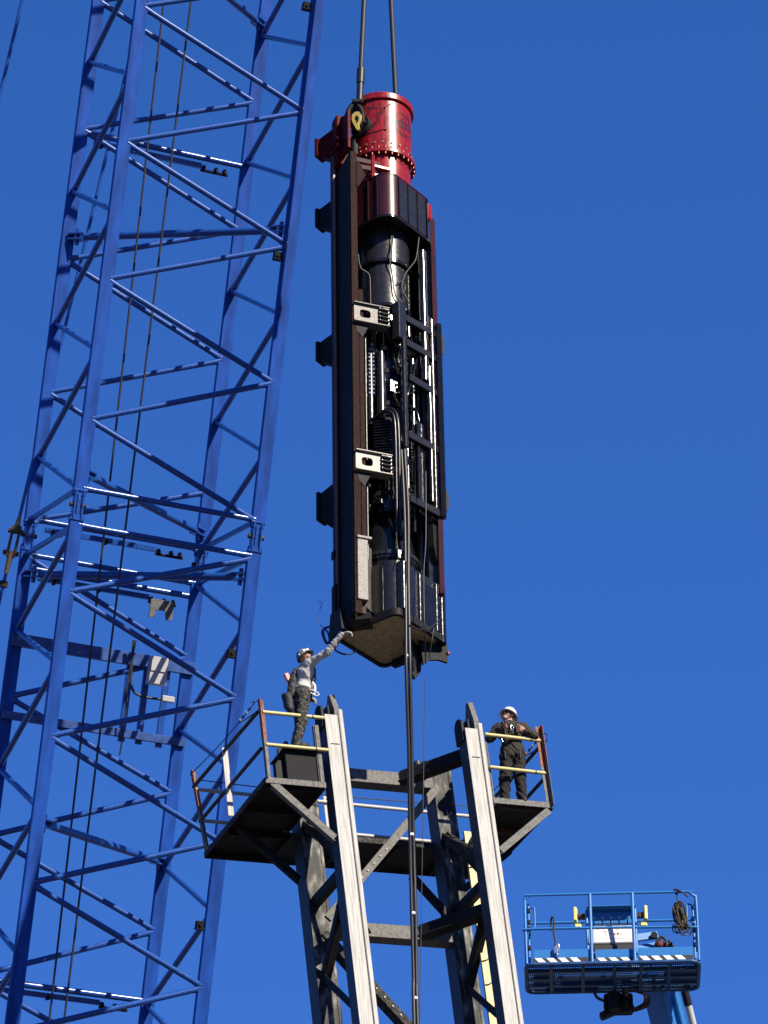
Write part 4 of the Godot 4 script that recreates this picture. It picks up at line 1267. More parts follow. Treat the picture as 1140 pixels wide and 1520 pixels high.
	b.bar(H(0.31, 3.3, -0.56), H(0.31, 5.5, -0.56), 0.075, 0.075, Vector3(0.6, 0, -0.8), 0.012)
	b.bar(H(0.31, 1.15, -0.55), H(0.31, 3.3, -0.55), 0.05, 0.05, Vector3(0.6, 0, -0.8), 0.01)
	part(hm, "frame_post", b, M.satin_black)
	b = B.new()
	b.bar(H(0.855, 0.8, 0.02), H(0.855, 8.4, 0.02), 0.10, 0.10, Vector3(1, 0, 0), 0.03)
	part(hm, "corner_column", b, M.hammer_maroon)
	b = B.new()
	b.bar(H(0.74, 2.2, -0.05), H(0.74, 6.3, -0.05), 0.13, 0.05, Vector3(0.55, 0, -0.83), 0.02)
	b.bar(H(0.56, 2.2, -0.22), H(0.56, 4.0, -0.22), 0.20, 0.05, Vector3(0.55, 0, -0.83), 0.02)
	b.rod(H(0.80, 2.4, -0.10), H(0.80, 6.2, -0.10), 0.022, 10)
	part(hm, "guard_plate", b, M.gloss_black)
	b = B.new()
	b.bar(H(0.915, 2.25, -0.02), H(0.915, 6.15, -0.02), 0.105, 0.12, Vector3(1, 0, 0), 0.02)
	part(hm, "frame_post", b, M.gloss_black)
	for h in [5.78, 2.62]:
		b = B.new()
		b.prism(yawed(20.0, Vector3(0.93, h - 0.25, 0.0)), PackedVector2Array([Vector2(0, 0), Vector2(0.07, 0.06), Vector2(0.09, 0.16), Vector2(0.09, 0.36), Vector2(0.05, 0.46), Vector2(0, 0.5)]), -0.2)
		part(hm, "post_shoe", b, M.black_steel)
	for q in [[5.95, 0.36, 0], [5.45, 0.36, 0], [4.74, 0.40, 0], [3.60, 0.36, 0], [2.35, 0.36, 1]]:
		b = B.new()
		b.bar(H(q[1], q[0], -0.52), H(0.92, q[0] - 0.02, 0.02), 0.13, 0.03, Vector3.UP, 0.006)
		b.bar(H(q[1], q[0] - 0.06, -0.48), H(0.90, q[0] - 0.08, 0.06), 0.02, 0.09, Vector3.UP, 0.006)
		part(hm, "frame_arm", b, M.satin_black)
	b = B.new()
	b.rod(H(0.73, 2.5, -0.12), H(0.73, 5.2, -0.12), 0.05, 12)
	part(hm, "tie_rod", b, M.gloss_black)
	b = B.new()
	b.rod(H(-0.34, 1.1, -0.62), H(-0.34, 5.6, -0.62), 0.022, 8)
	b.bar(H(-0.42, 1.0, -0.50), H(-0.42, 5.5, -0.50), 0.05, 0.02, Vector3.RIGHT, 0.004)
	part(hm, "tie_rod", b, M.satin_black)
	b = B.new()
	b.prism(yawed(52.0) * Transform3D(Basis(), Vector3(0.40, 1.5, 0.62)), PackedVector2Array([Vector2(0, 0.62), Vector2(0.30, 0.62), Vector2(0.26, 0.2), Vector2(0.18, 0.1), Vector2(0.24, -0.1), Vector2(0.1, -0.06), Vector2(0.02, 0.2)]), -0.12)
	part(hm, "skirt_flap", b, M.black_steel)
	# --- lower cap: open box skirt with the cushion in it
	b = B.new()
	var po := rounded_square(0.625, 0.24, 7)
	var pi_ := rounded_square(0.545, 0.18, 7)
	shell(b, po, -38.0, 0.0, 1.0, false)
	shell_in(b, pi_, -38.0, 0.0, 1.0)
	var q38 := Basis(Vector3.UP, deg_to_rad(-38.0))
	for y in [0.0, 1.0]:
		for i in po.size():
			var j := (i + 1) % po.size()
			b.quad(q38 * Vector3(po[i].x, y, po[i].y), q38 * Vector3(po[j].x, y, po[j].y), q38 * Vector3(pi_[j].x, y, pi_[j].y), q38 * Vector3(pi_[i].x, y, pi_[i].y), Vector3(0, -1.0 if y == 0.0 else 1.0, 0))
	var lc := part(hm, "drive_cap", b, M.satin_black)
	b = B.new()
	shell(b, rounded_square(0.598, 0.10, 7), -38.0, -0.025, -0.004)
	shell(b, rounded_square(0.54, 0.18, 7), -38.0, -0.004, 0.30, false)
	var cu := part(lc, "wood_cushion", b, M.cushion)
	b = B.new()
	shell(b, rounded_square(0.66, 0.13, 7), -38.0, -0.06, 0.06, false)
	shell_in(b, rounded_square(0.60, 0.10, 7), -38.0, -0.06, 0.06)
	var r1 := rounded_square(0.66, 0.13, 7)
	var r2 := rounded_square(0.60, 0.10, 7)
	for i in r1.size():
		var j := (i + 1) % r1.size()
		b.quad(q38 * Vector3(r1[i].x, -0.06, r1[i].y), q38 * Vector3(r1[j].x, -0.06, r1[j].y), q38 * Vector3(r2[j].x, -0.06, r2[j].y), q38 * Vector3(r2[i].x, -0.06, r2[i].y), Vector3.DOWN)
	part(lc, "bottom_rim", b, M.black_steel)
	# rounded vertical ribs and panels on the skirt's right face
	for q in [[-0.02, 0.045, 0], [0.42, 0.05, 0], [-0.47, 0.09, 0]]:
		b = B.new()
		b.rod(yawed(52.0) * Vector3(q[0], 0.07, 0.625), yawed(52.0) * Vector3(q[0], 0.95, 0.625), q[1], 16)
		part(lc, "skirt_rib", b, M.gloss_black)
	b = B.new()
	b.box(yawed(52.0) * Transform3D(Basis(), Vector3(-0.24, 0.5, 0.63)), Vector3(0.16, 0.86, 0.03), 0.01)
	part(lc, "skirt_plate", b, M.oily_black)
	b = B.new()
	b.box(yawed(52.0) * Transform3D(Basis(), Vector3(0.21, 0.46, 0.635)), Vector3(0.34, 0.78, 0.03), 0.01)
	part(lc, "skirt_plate", b, M.gloss_black)
	b = B.new()
	b.box(yawed(-38.0) * Transform3D(Basis(), Vector3(0.28, 0.5, 0.63)), Vector3(0.18, 0.86, 0.03), 0.01)
	part(lc, "skirt_plate", b, M.oily_black)
	b = B.new()
	b.lathe(Transform3D(Basis(), yawed(52.0) * Vector3(0.60, 0, 0.58)), [Vector2(0.0, -0.06), Vector2(0.09, -0.06), Vector2(0.09, 0.98), Vector2(0.0, 0.98)], 24)
	part(lc, "corner_tube", b, M.gloss_black)
	# pointed guide fins below the cap
	b = B.new()
	b.prism(yawed(38.0, Vector3(0.24, -0.06, -0.02)), PackedVector2Array([Vector2(0, 0.02), Vector2(0.36, 0.02), Vector2(0.32, -0.45), Vector2(0.20, -0.62), Vector2(0.10, -0.48)]), -0.06)
	b.prism(yawed(70.0, Vector3(0.36, -0.06, 0.02)), PackedVector2Array([Vector2(-0.2, 0.02), Vector2(0.3, 0.02), Vector2(0.15, -0.35), Vector2(0.05, -0.55), Vector2(-0.05, -0.35)]), -0.05)
	part(lc, "guide_fin", b, M.black_steel)
	b = B.new()
	b.prism(yawed(30.0, Vector3(0.62, -0.05, -0.1)), PackedVector2Array([Vector2(-0.16, 0.02), Vector2(0.36, 0.06), Vector2(0.36, -0.26), Vector2(0.20, -0.25), Vector2(0.02, -0.30), Vector2(-0.1, -0.42)]), -0.05)
	part(lc, "guide_fin", b, M.black_steel)
	b = B.new()
	b.box(yawed(30.0, Vector3(0.93, -0.29, -0.02)), Vector3(0.045, 0.06, 0.06), 0.008)
	part(lc, "fin_tip", b, M.hammer_red)
	b = B.new()
	b.box(yawed(-38.0) * Transform3D(Basis(), Vector3(-0.05, -0.1, -0.58)), Vector3(0.7, 0.14, 0.12), 0.03)
	part(lc, "rear_lip", b, M.black_steel)
	# loops of thin hose near the upper cylinder
	b = B.new()
	for q in [[[-0.44, 7.3, 0.5], [-0.40, 7.0, 0.52], [-0.26, 6.9, 0.46], [-0.24, 6.6, 0.44], [-0.24, 6.1, 0.42]], [[0.14, 7.95, 0.46], [0.13, 7.5, 0.47], [0.10, 7.2, 0.5], [0.14, 6.9, 0.45], [0.18, 6.5, 0.44], [0.30, 6.35, 0.4]], [[0.18, 7.9, 0.44], [0.14, 7.4, 0.46], [0.13, 7.2, 0.5]], [[0.62, 7.9, 0.2], [0.56, 7.4, 0.25], [0.48, 7.2, 0.3], [0.38, 7.0, 0.36], [0.30, 6.7, 0.38], [0.42, 6.4, 0.3]], [[0.22, 6.75, 0.42], [0.3, 6.8, 0.38], [0.36, 6.7, 0.34], [0.30, 6.55, 0.38]]]:
		var pts: Array = []
		for p in q:
			pts.append(Vector3(p[0], p[1], p[2]))
		b = B.new()
		b.tube(curve(pts, 6), 0.013, 7)
		part(hm, "thin_hose", b, M.rubber)
func shell_in(b: B, poly: PackedVector2Array, az: float, y0: float, y1: float) -> void:
	var q := Basis(Vector3.UP, deg_to_rad(az))
	for i in poly.size():
		var j := (i + 1) % poly.size()
		var e := (poly[j] - poly[i]).normalized()
		b.quad(q * Vector3(poly[i].x, y0, poly[i].y), q * Vector3(poly[j].x, y0, poly[j].y), q * Vector3(poly[j].x, y1, poly[j].y), q * Vector3(poly[i].x, y1, poly[i].y), q * Vector3(-e.y, 0, e.x))
# the worn black print on the cylinder's right, an oval badge round slanted lettering, and rubbed scuffs
func emblem(parent: Node) -> void:
	var im := Image.create(256, 256, false, Image.FORMAT_RGBA8)
	im.fill(Color(0, 0, 0, 0))
	var nz := FastNoiseLite.new()
	nz.seed = 4
	nz.frequency = 0.05
	for y in 256:
		for x in 256:
			var p := Vector2((x - 128) / 120.0, (y - 128) / 110.0)
			var e := p.length()
			var on := absf(e - 0.96) < 0.035 or absf(e - 0.84) < 0.02
			var sk := p.y + p.x * 0.12
			if e < 0.84 and absf(sk) < 0.30:
				var c := fposmod(p.x * 4.2 + sk * 1.2, 1.0)
				on = on or c < 0.62 and not (absf(sk) < 0.06 and c > 0.2 and c < 0.45)
				on = on or absf(absf(sk) - 0.27) < 0.03
			if e < 0.8 and (absf(p.y - p.x * 0.9 - 0.6) < 0.05 or absf(p.y + p.x * 0.9 + 0.6) < 0.05):
				on = true
			if on and nz.get_noise_2d(x, y) > -0.28:
				im.set_pixel(x, y, Color(0.16, 0.14, 0.15, 1))
	patch(parent, "printed_badge", im, 20.0, 76.0, 9.90, 10.50, 0.5385)
	im = Image.create(256, 256, false, Image.FORMAT_RGBA8)
	im.fill(Color(0, 0, 0, 0))
	nz.frequency = 0.03
	for y in 256:
		for x in 256:
			var p := Vector2(x / 256.0, y / 256.0)
			var arc := absf((p - Vector2(0.1, 0.2)).length() - 0.72) < 0.06 or absf(p.y - 0.12 - p.x * 0.15) < 0.04 and p.x < 0.7
			if arc and nz.get_noise_2d(x * 1.5, y * 1.5) > -0.05:
				im.set_pixel(x, y, Color(0.20, 0.12, 0.12, 1))
	patch(parent, "paint_scuff", im, -32.0, 4.0, 9.98, 10.58, 0.5385)
func patch(parent: Node, called: String, im: Image, a0: float, a1: float, y0: float, y1: float, r: float) -> void:
	var b := B.new()
	b.use_uv = true
	var n := 16
	for i in n:
		var p := deg_to_rad(lerpf(a0, a1, float(i) / n))
		var q := deg_to_rad(lerpf(a0, a1, float(i + 1) / n))
		var np := Vector3(sin(p), 0, cos(p))
		var nq := Vector3(sin(q), 0, cos(q))
		var u0 := float(i) / n
		var u1 := float(i + 1) / n
		var A := np * r + Vector3(0, y0, 0)
		var C := nq * r + Vector3(0, y0, 0)
		var C2 := nq * r + Vector3(0, y1, 0)
		var A2 := np * r + Vector3(0, y1, 0)
		b.v.append_array([A, C2, C, A, A2, C2])
		b.n.append_array([np, nq, nq, np, np, nq])
		b.uv.append_array([Vector2(u0, 1), Vector2(u1, 0), Vector2(u1, 1), Vector2(u0, 1), Vector2(u0, 0), Vector2(u1, 0)])
	var m := StandardMaterial3D.new()
	m.resource_name = called
	m.albedo_texture = ImageTexture.create_from_image(im)
	m.transparency = BaseMaterial3D.TRANSPARENCY_ALPHA_SCISSOR
	m.alpha_scissor_threshold = 0.5
	m.roughness = 0.35
	part(parent, called, b, m)

# ---------------------------------------------------------------- the blue boom lift basket
func K(x: float, h: float, w: float) -> Vector3:
	return Vector3(x, h, -w)
func rounded_rect(x0: float, x1: float, y0: float, y1: float, r: float, n := 5) -> PackedVector2Array:
	var p := PackedVector2Array()
	for k in 4:
		var c: Vector2 = [Vector2(x1 - r, y1 - r), Vector2(x0 + r, y1 - r), Vector2(x0 + r, y0 + r), Vector2(x1 - r, y0 + r)][k]
		for i in n + 1:
			p.append(c + Vector2(r, 0).rotated(PI / 2 * k + PI / 2 * i / n))
	return p
func loop_tube(poly: PackedVector2Array, h: float, r: float, seg := 8) -> B:
	var b := B.new()
	var pts := PackedVector3Array()
	for q in poly:
		pts.append(K(q.x, h, q.y))
	pts.append(pts[0]); pts.append(pts[1])
	b.tube(pts, r, seg, -1.0, false)
	return b
func build_lift() -> void:
	var yw := deg_to_rad(3.0)
	var kt := Transform3D(Basis(Vector3(cos(yw), 0, sin(yw)), Vector3.UP, Vector3(-sin(yw), 0, cos(yw))), Vector3(2.00856, 22.32689, -45.40447))
	var lf := thing("boom_lift", "empty blue lift basket with striped toe board raised at lower right", "boom lift", kt)
	var b: B
	var W := 2.44
	var D := 0.96
	# base frame and mesh floor
	b = loop_tube(rounded_rect(0.0, W, 0.0, D, 0.12), 0.0, 0.032)
	part(lf, "base_rim", b, M.lift_blue_shaded)
	var floor_root := B.new()
	for k in 3:
		floor_root.bar(K(0.03, -0.005, 0.24 * (k + 1)), K(W - 0.03, -0.005, 0.24 * (k + 1)), 0.05, 0.06, Vector3.UP)
	for x in [0.35, 0.80, 1.25, 1.62, 2.02]:
		floor_root.bar(K(x, -0.01, 0.02), K(x, -0.01, D - 0.02), 0.05, 0.05, Vector3.UP)
	var fr := part(lf, "floor_frame", floor_root, M.lift_blue_shaded)
	b = B.new()
	for i in 84:
		var x := 0.04 + i * 0.0283
		b.bar(K(x, 0.03, 0.02), K(x + 0.03, 0.03, D - 0.02), 0.012, 0.010, Vector3.RIGHT, 0.0)
	for i in 14:
		b.bar(K(0.03, 0.036, 0.04 + i * 0.068), K(W - 0.03, 0.036, 0.04 + i * 0.068), 0.012, 0.012, Vector3(0, 0, 1), 0.0)
	part(fr, "floor_mesh", b, M.black_steel, true)
	for q in [[1.95, 0.30, 0.46, 0.62], [0.10, 0.30, 0.30, 0.5]]:
		b = B.new()
		b.box(Transform3D(Basis(), K(q[0] + q[2] * 0.5, 0.012, q[1] + q[3] * 0.4)), Vector3(q[2], 0.015, q[3] * 0.8), 0.004)
		part(fr, "floor_plate", b, M.lift_blue_shaded)
	# toe boards
	for q in [[0.10, 0.02, 0.92, 0.02], [0.98, 0.05, 1.53, 0.05], [1.58, 0.02, W - 0.08, 0.02], [0.1, D - 0.02, W - 0.1, D - 0.02], [0.0, 0.1, 0.0, D - 0.1], [W, 0.1, W, D - 0.1]]:
		b = B.new()
		b.bar(K(q[0], 0.125, q[1]), K(q[2], 0.125, q[3]), 0.21, 0.015, Vector3.UP, 0.004)
		var tb := part(lf, "toe_board", b, M.lift_blue)
		if q[1] < 0.06 and q[3] < 0.06:
			b = B.new()
			var z: float = q[1] - 0.010
			b.bar(K(q[0] + 0.005, 0.062, z), K(q[2] - 0.005, 0.062, z), 0.075, 0.004, Vector3.UP, 0.0)
			part(tb, "hazard_tape", b, M.tape_black)
			var x: float = q[0] + 0.02
			while x < q[2] - 0.16:
				b = B.new()
				b.prism(Transform3D(Basis(), K(x, 0.026, z - 0.003)), PackedVector2Array([Vector2(0.07, 0), Vector2(0.17, 0), Vector2(0.10, 0.072), Vector2(0.0, 0.072)]), 0.003)
				part(tb, "hazard_stripe", b, M.tape_white)
				x += 0.165
	# rails
	var rail_r := 0.019
	b = B.new()
	b.tube(curve([K(0.01, 0.02, 0.02), K(0.0, 0.95, 0.02), K(0.02, 1.03, 0.015), K(0.08, 1.075, 0.005), K(0.18, 1.08, 0.0), K(W - 0.22, 1.08, 0.0), K(W - 0.10, 1.07, 0.005), K(W - 0.03, 1.02, 0.015), K(W, 0.93, 0.02), K(W, 0.02, 0.02)], 5), rail_r, 10)
	part(lf, "front_rail", b, M.lift_blue)
	b = B.new()
	b.tube(curve([K(0.0, 0.02, D - 0.1), K(0.0, 1.0, D - 0.1), K(0.06, 1.08, D), K(0.2, 1.09, D), K(W - 0.2, 1.09, D), K(W - 0.06, 1.08, D), K(W, 1.0, D - 0.1), K(W, 0.02, D - 0.1)], 5), rail_r, 10)
	part(lf, "rear_rail", b, M.lift_blue)
	for s in [0.0, W]:
		b = B.new()
		b.rod(K(s, 1.06, 0.1), K(s, 1.06, D - 0.12), rail_r, 10)
		part(lf, "side_rail", b, M.lift_blue)
		b = B.new()
		b.rod(K(s, 0.54, 0.1), K(s, 0.54, D - 0.12), rail_r, 10)
		part(lf, "side_rail", b, M.lift_blue)
	b = B.new()
	b.tube(curve([K(0.02, 0.42, 0.06), K(0.04, 0.52, 0.03), K(0.14, 0.55, 0.0), K(W - 0.2, 0.53, 0.0), K(W - 0.04, 0.51, 0.04), K(W, 0.42, 0.1)], 6), rail_r, 10)
	part(lf, "mid_rail", b, M.lift_blue)
	for x in [0.93, 1.535]:
		b = B.new()
		b.rod(K(x, 0.0, 0.0), K(x, 1.08, 0.0), 0.026, 10)
		part(lf, "rail_post", b, M.lift_blue)
	for q in [[0.0, 0.02], [0.05, 0.06], [W, 0.03], [W - 0.04, 0.3]]:
		b = B.new()
		b.rod(K(q[0], 0.05, q[1] + 0.05), K(q[0], 0.99, q[1] + 0.05), 0.018, 10)
		part(lf, "rail_post", b, M.lift_blue)
	# grab handles and gate latches
	for s in [[0.02, 1.0], [W - 0.02, -1.0]]:
		b = B.new()
		var x: float = s[0]
		var o: float = s[1]
		b.tube(curve([K(x, 0.92, 0.12), K(x + o * 0.10, 0.93, 0.10), K(x + o * 0.115, 0.88, 0.10), K(x + o * 0.115, 0.66, 0.10), K(x + o * 0.09, 0.60, 0.10), K(x, 0.58, 0.12)], 5), 0.014, 8)
		part(lf, "grab_handle", b, M.lift_blue)
		for h in [0.88, 0.70, 0.60, 0.52, 0.3]:
			b = B.new()
			b.box(Transform3D(Basis(), K(x + o * 0.03, h, 0.1)), Vector3(0.05, 0.07, 0.05), 0.01)
			part(lf, "gate_latch", b, M.black_steel if o > 0 else M.lift_blue)
	# control box
	b = B.new()
	b.box(Transform3D(Basis(), K(1.23, 0.88, 0.42)), Vector3(0.66, 0.20, 0.10), 0.01)
	b.box(Transform3D(Basis(), K(1.23, 0.99, 0.36)), Vector3(0.70, 0.015, 0.30), 0.004)
	var cb := part(lf, "control_box", b, M.lift_blue)
	b = B.new()
	b.box(Transform3D(Basis(Vector3.RIGHT, deg_to_rad(-8.0)), K(1.23, 0.60, 0.34)), Vector3(0.68, 0.33, 0.05), 0.012)
	var pn := part(cb, "control_panel", b, M.lift_white)
	panel_print(pn, Transform3D(Basis(Vector3.RIGHT, deg_to_rad(-8.0)), K(1.23, 0.60, 0.34)) * Transform3D(Basis(), Vector3(0.03, 0.0, 0.0265)))
	b = B.new()
	b.box(Transform3D(Basis(), K(1.24, 0.36, 0.40)), Vector3(0.60, 0.13, 0.26), 0.03)
	part(cb, "document_box", b, M.tape_black)
	for i in 5:
		b = B.new()
		b.rod(K(0.98 + i * 0.12, 0.75, 0.32), K(0.98 + i * 0.12, 0.83, 0.30), 0.010, 8)
		b.sphere(K(0.98 + i * 0.12, 0.835, 0.30), Vector3(0.016, 0.016, 0.016), 8)
		part(cb, "toggle_switch", b, M.tape_black)
	for x in [0.88, 1.575]:
		b = B.new()
		b.rod(K(x, 0.28, 0.33), K(x, 1.0, 0.36), 0.022, 10)
		part(cb, "box_post", b, M.lift_blue)
	for q in [[0.72, -1.0], [1.72, 1.0]]:
		b = B.new()
		b.box(Transform3D(Basis(Vector3.UP, 0.2 * q[1]), K(q[0], 0.90, 0.34)), Vector3(0.048, 0.25, 0.10), 0.018)
		b.box(Transform3D(Basis(), K(q[0] - q[1] * 0.03, 0.74, 0.33)), Vector3(0.10, 0.08, 0.06), 0.015)
		part(cb, "guard_pad", b, M.pad_yellow)
		b = B.new()
		b.bar(K(q[0], 0.90, 0.36), K(q[0] - q[1] * 0.2, 0.90, 0.38), 0.08, 0.05, Vector3.UP)
		part(cb, "pad_arm", b, M.rust_steel)
	b = B.new()
	b.rod(K(0.9, 0.20, 0.12), K(1.58, 0.20, 0.12), 0.03, 10)
	part(lf, "foot_bar", b, M.lift_blue)
	# mount, rotator and hoses under the rear edge
	b = B.new()
	b.box(Transform3D(Basis(), K(1.30, -0.16, D + 0.12)), Vector3(0.42, 0.26, 0.26), 0.03)
	b.box(Transform3D(Basis(Vector3(0, 0, 1), 0.4), K(1.17, -0.30, D + 0.1)), Vector3(0.30, 0.09, 0.16), 0.02)
	b.rod(K(1.24, -0.32, D - 0.03), K(1.24, -0.05, D - 0.03), 0.09, 14)
	b.rod(K(1.40, -0.26, D - 0.03), K(1.40, 0.0, D - 0.03), 0.045, 14)
	for i in 6:
		b.bolt(K(1.1 + 0.1 * i, -0.26, D - 0.02), Vector3(0.1, -0.4, 1).normalized(), 0.022, 0.05)
	part(lf, "rotator_mount", b, M.black_steel)
	for k in 4:
		b = B.new()
		b.tube(curve([K(1.50, 0.02, D + 0.05), K(1.66 + 0.02 * k, -0.06, D - 0.02 + 0.03 * k), K(1.66 + 0.02 * k, -0.2, D + 0.03 * k), K(1.50, -0.28 - 0.012 * k, D + 0.02), K(1.32, -0.30, D + 0.06)], 6), 0.017, 8)
		part(lf, "mount_hose", b, M.rubber if k % 2 else M.rust_steel)
	b = B.new()
	b.tube(curve([K(0.95, -0.01, D - 0.05), K(1.0, -0.1, D), K(1.12, -0.14, D + 0.05)], 5), 0.022, 8)
	part(lf, "mount_hose", b, M.rubber)
	# jib behind the basket: four-sided tube going down and away, its link arms, a chrome cylinder
	var ja := K(1.80, 0.30, 1.16)
	var jb := K(2.95, -4.4, 3.6)
	var jd := (jb - ja).normalized()
	var jx := Vector3(cos(deg_to_rad(38.0)), 0, -sin(deg_to_rad(38.0)))
	b = B.new()
	b.bar(ja, jb, 0.15, 0.44, jx, 0.02)
	var jib := part(lf, "jib_boom", b, M.lift_blue)
	b = B.new()
	var off := Vector3(0.25, 0.0, 0.0)
	b.bar(ja + off, jb + off, 0.10, 0.16, jx, 0.015)
	part(jib, "parallel_link", b, M.lift_blue)
	b = B.new()
	off = Vector3(0.42, 0.0, 0.0)
	b.rod(ja + off, ja.lerp(jb, 0.08) + off, 0.06, 12)
	part(jib, "cylinder_eye", b, M.black_steel)
	b = B.new()
	b.rod(ja.lerp(jb, 0.04) + off, jb + off, 0.052, 16)
	part(jib, "lift_cylinder", b, M.lift_white)
	b = B.new()
	b.bar(K(1.5, 0.92, 1.2), K(1.92, 1.02, 1.3), 0.12, 0.05, Vector3.UP, 0.015)
	b.bar(K(1.5, 0.74, 1.2), K(2.0, 0.88, 1.3), 0.10, 0.05, Vector3.UP, 0.015)
	b.bar(K(1.52, 0.42, 1.2), K(1.86, 0.80, 1.4), 0.20, 0.06, Vector3.UP, 0.015)
	b.bar(K(1.45, 0.1, D + 0.06), K(1.75, 0.55, 1.3), 0.16, 0.10, Vector3.RIGHT, 0.02)
	part(lf, "link_arm", b, M.lift_blue)
	b = B.new()
	b.rod(K(1.86, 0.98, 1.27), K(1.86, 0.98, 1.2), 0.05, 12)
	b.rod(K(1.94, 0.86, 1.27), K(1.94, 0.86, 1.2), 0.04, 12)
	part(lf, "link_pin", b, M.black_steel)
	# main boom to the turntable on the ground
	b = B.new()
	var mb := K(6.0, -22.0, 12.0)
	b.bar(jb, jb.lerp(mb, 0.5), 0.40, 0.50, Vector3.RIGHT, 0.03)
	b.bar(jb.lerp(mb, 0.48), mb, 0.55, 0.65, Vector3.RIGHT, 0.03)
	part(lf, "main_boom", b, M.lift_blue)
	b = B.new()
	b.box(Transform3D(Basis(), K(6.0, -21.6, 12.0)), Vector3(2.4, 1.2, 3.2), 0.2)
	part(lf, "chassis", b, M.lift_blue)
	for sx in [-1.1, 1.1]:
		for sz in [-1.2, 1.2]:
			b = B.new()
			b.tube(PackedVector3Array([K(6.0 + sx - 0.2, -21.82, 12.0 + sz), K(6.0 + sx + 0.2, -21.82, 12.0 + sz)]), 0.5, 20)
			part(lf, "wheel", b, M.rubber)
	# things hung on and lying in the basket
	var rp := thing("rope_coil", "tangled brown rope coil hanging from the basket's top rail", "rope", kt)
	var rng := RandomNumberGenerator.new()
	rng.seed = 5
	b = B.new()
	b.rod(K(2.17, 1.09, 0.02), K(2.18, 0.86, -0.02), 0.012, 6)
	b.tube(curve([K(2.12, 1.10, 0.0), K(2.17, 1.11, -0.03), K(2.20, 1.08, 0.0), K(2.15, 1.06, 0.02), K(2.2, 1.09, -0.03), K(2.33, 0.98, -0.03)], 5), 0.012, 6)
	part(rp, "hanging_tie", b, M.manila)
	for k in 16:
		b = B.new()
		var pts: Array = []
		var ox := rng.randf_range(-0.05, 0.05)
		var r := rng.randf_range(0.015, 0.055) if k < 12 else rng.randf_range(0.07, 0.11)
		var y1 := rng.randf_range(0.78, 0.92) if k < 12 else rng.randf_range(0.52, 0.6)
		var y0 := rng.randf_range(0.46, 0.62) if k < 12 else rng.randf_range(0.36, 0.44)
		for i in 9:
			var a := TAU * i / 8.0
			pts.append(K(2.17 + ox + sin(a) * r + (0.85 - lerpf(y0, y1, 0.5 + 0.5 * cos(a))) * 0.16, lerpf(y0, y1, 0.5 + 0.5 * cos(a)), -0.04 + rng.randf_range(-0.05, 0.05)))
		b.tube(curve(pts, 5), 0.015 if k < 11 else 0.008, 6)
		part(rp, "rope_turn", b, M.manila)
	var ln := thing("hook_lanyard", "short frayed lanyard with a hook on the basket's left mid rail", "lanyard", kt)
	b = B.new()
	b.tube(curve([K(0.36, 0.52, 0.0), K(0.37, 0.70, 0.02), K(0.40, 0.72, -0.02), K(0.41, 0.6, -0.02), K(0.40, 0.48, -0.03), K(0.42, 0.34, -0.03), K(0.41, 0.22, -0.02)], 6), 0.014, 6)
	part(ln, "strap", b, M.manila)
	b = B.new()
	b.box(Transform3D(Basis(), K(0.42, 0.20, -0.02)), Vector3(0.06, 0.11, 0.05), 0.015)
	b.tube(curve([K(0.42, 0.26, -0.02), K(0.46, 0.30, -0.02), K(0.47, 0.24, -0.02), K(0.44, 0.16, -0.02), K(0.47, 0.12, -0.02)], 5), 0.012, 6)
	part(ln, "snap_hook", b, M.chrome)
	var rc := thing("red_bag", "crumpled red and black bag lying beside the blue arm behind the basket", "bag", kt)
	b = B.new()
	b.sphere(K(1.93, 0.74, 1.05), Vector3(0.085, 0.07, 0.08), 12, Basis(Vector3(0, 0, 1), 0.2))
	b.sphere(K(2.10, 0.66, 1.05), Vector3(0.06, 0.15, 0.07), 12, Basis(Vector3(0, 0, 1), 0.7))
	part(rc, "cloth", b, M.red_cloth)
	b = B.new()
	b.tube(curve([K(1.88, 0.76, 0.99), K(1.95, 0.84, 0.98), K(2.02, 0.78, 0.98), K(2.03, 0.65, 0.97), K(2.05, 0.5, 0.98)], 6), 0.022, 8)
	b.tube(curve([K(2.06, 0.78, 0.98), K(2.12, 0.68, 0.96), K(2.2, 0.56, 0.98)], 6), 0.018, 8)
	part(rc, "strap", b, M.harness)
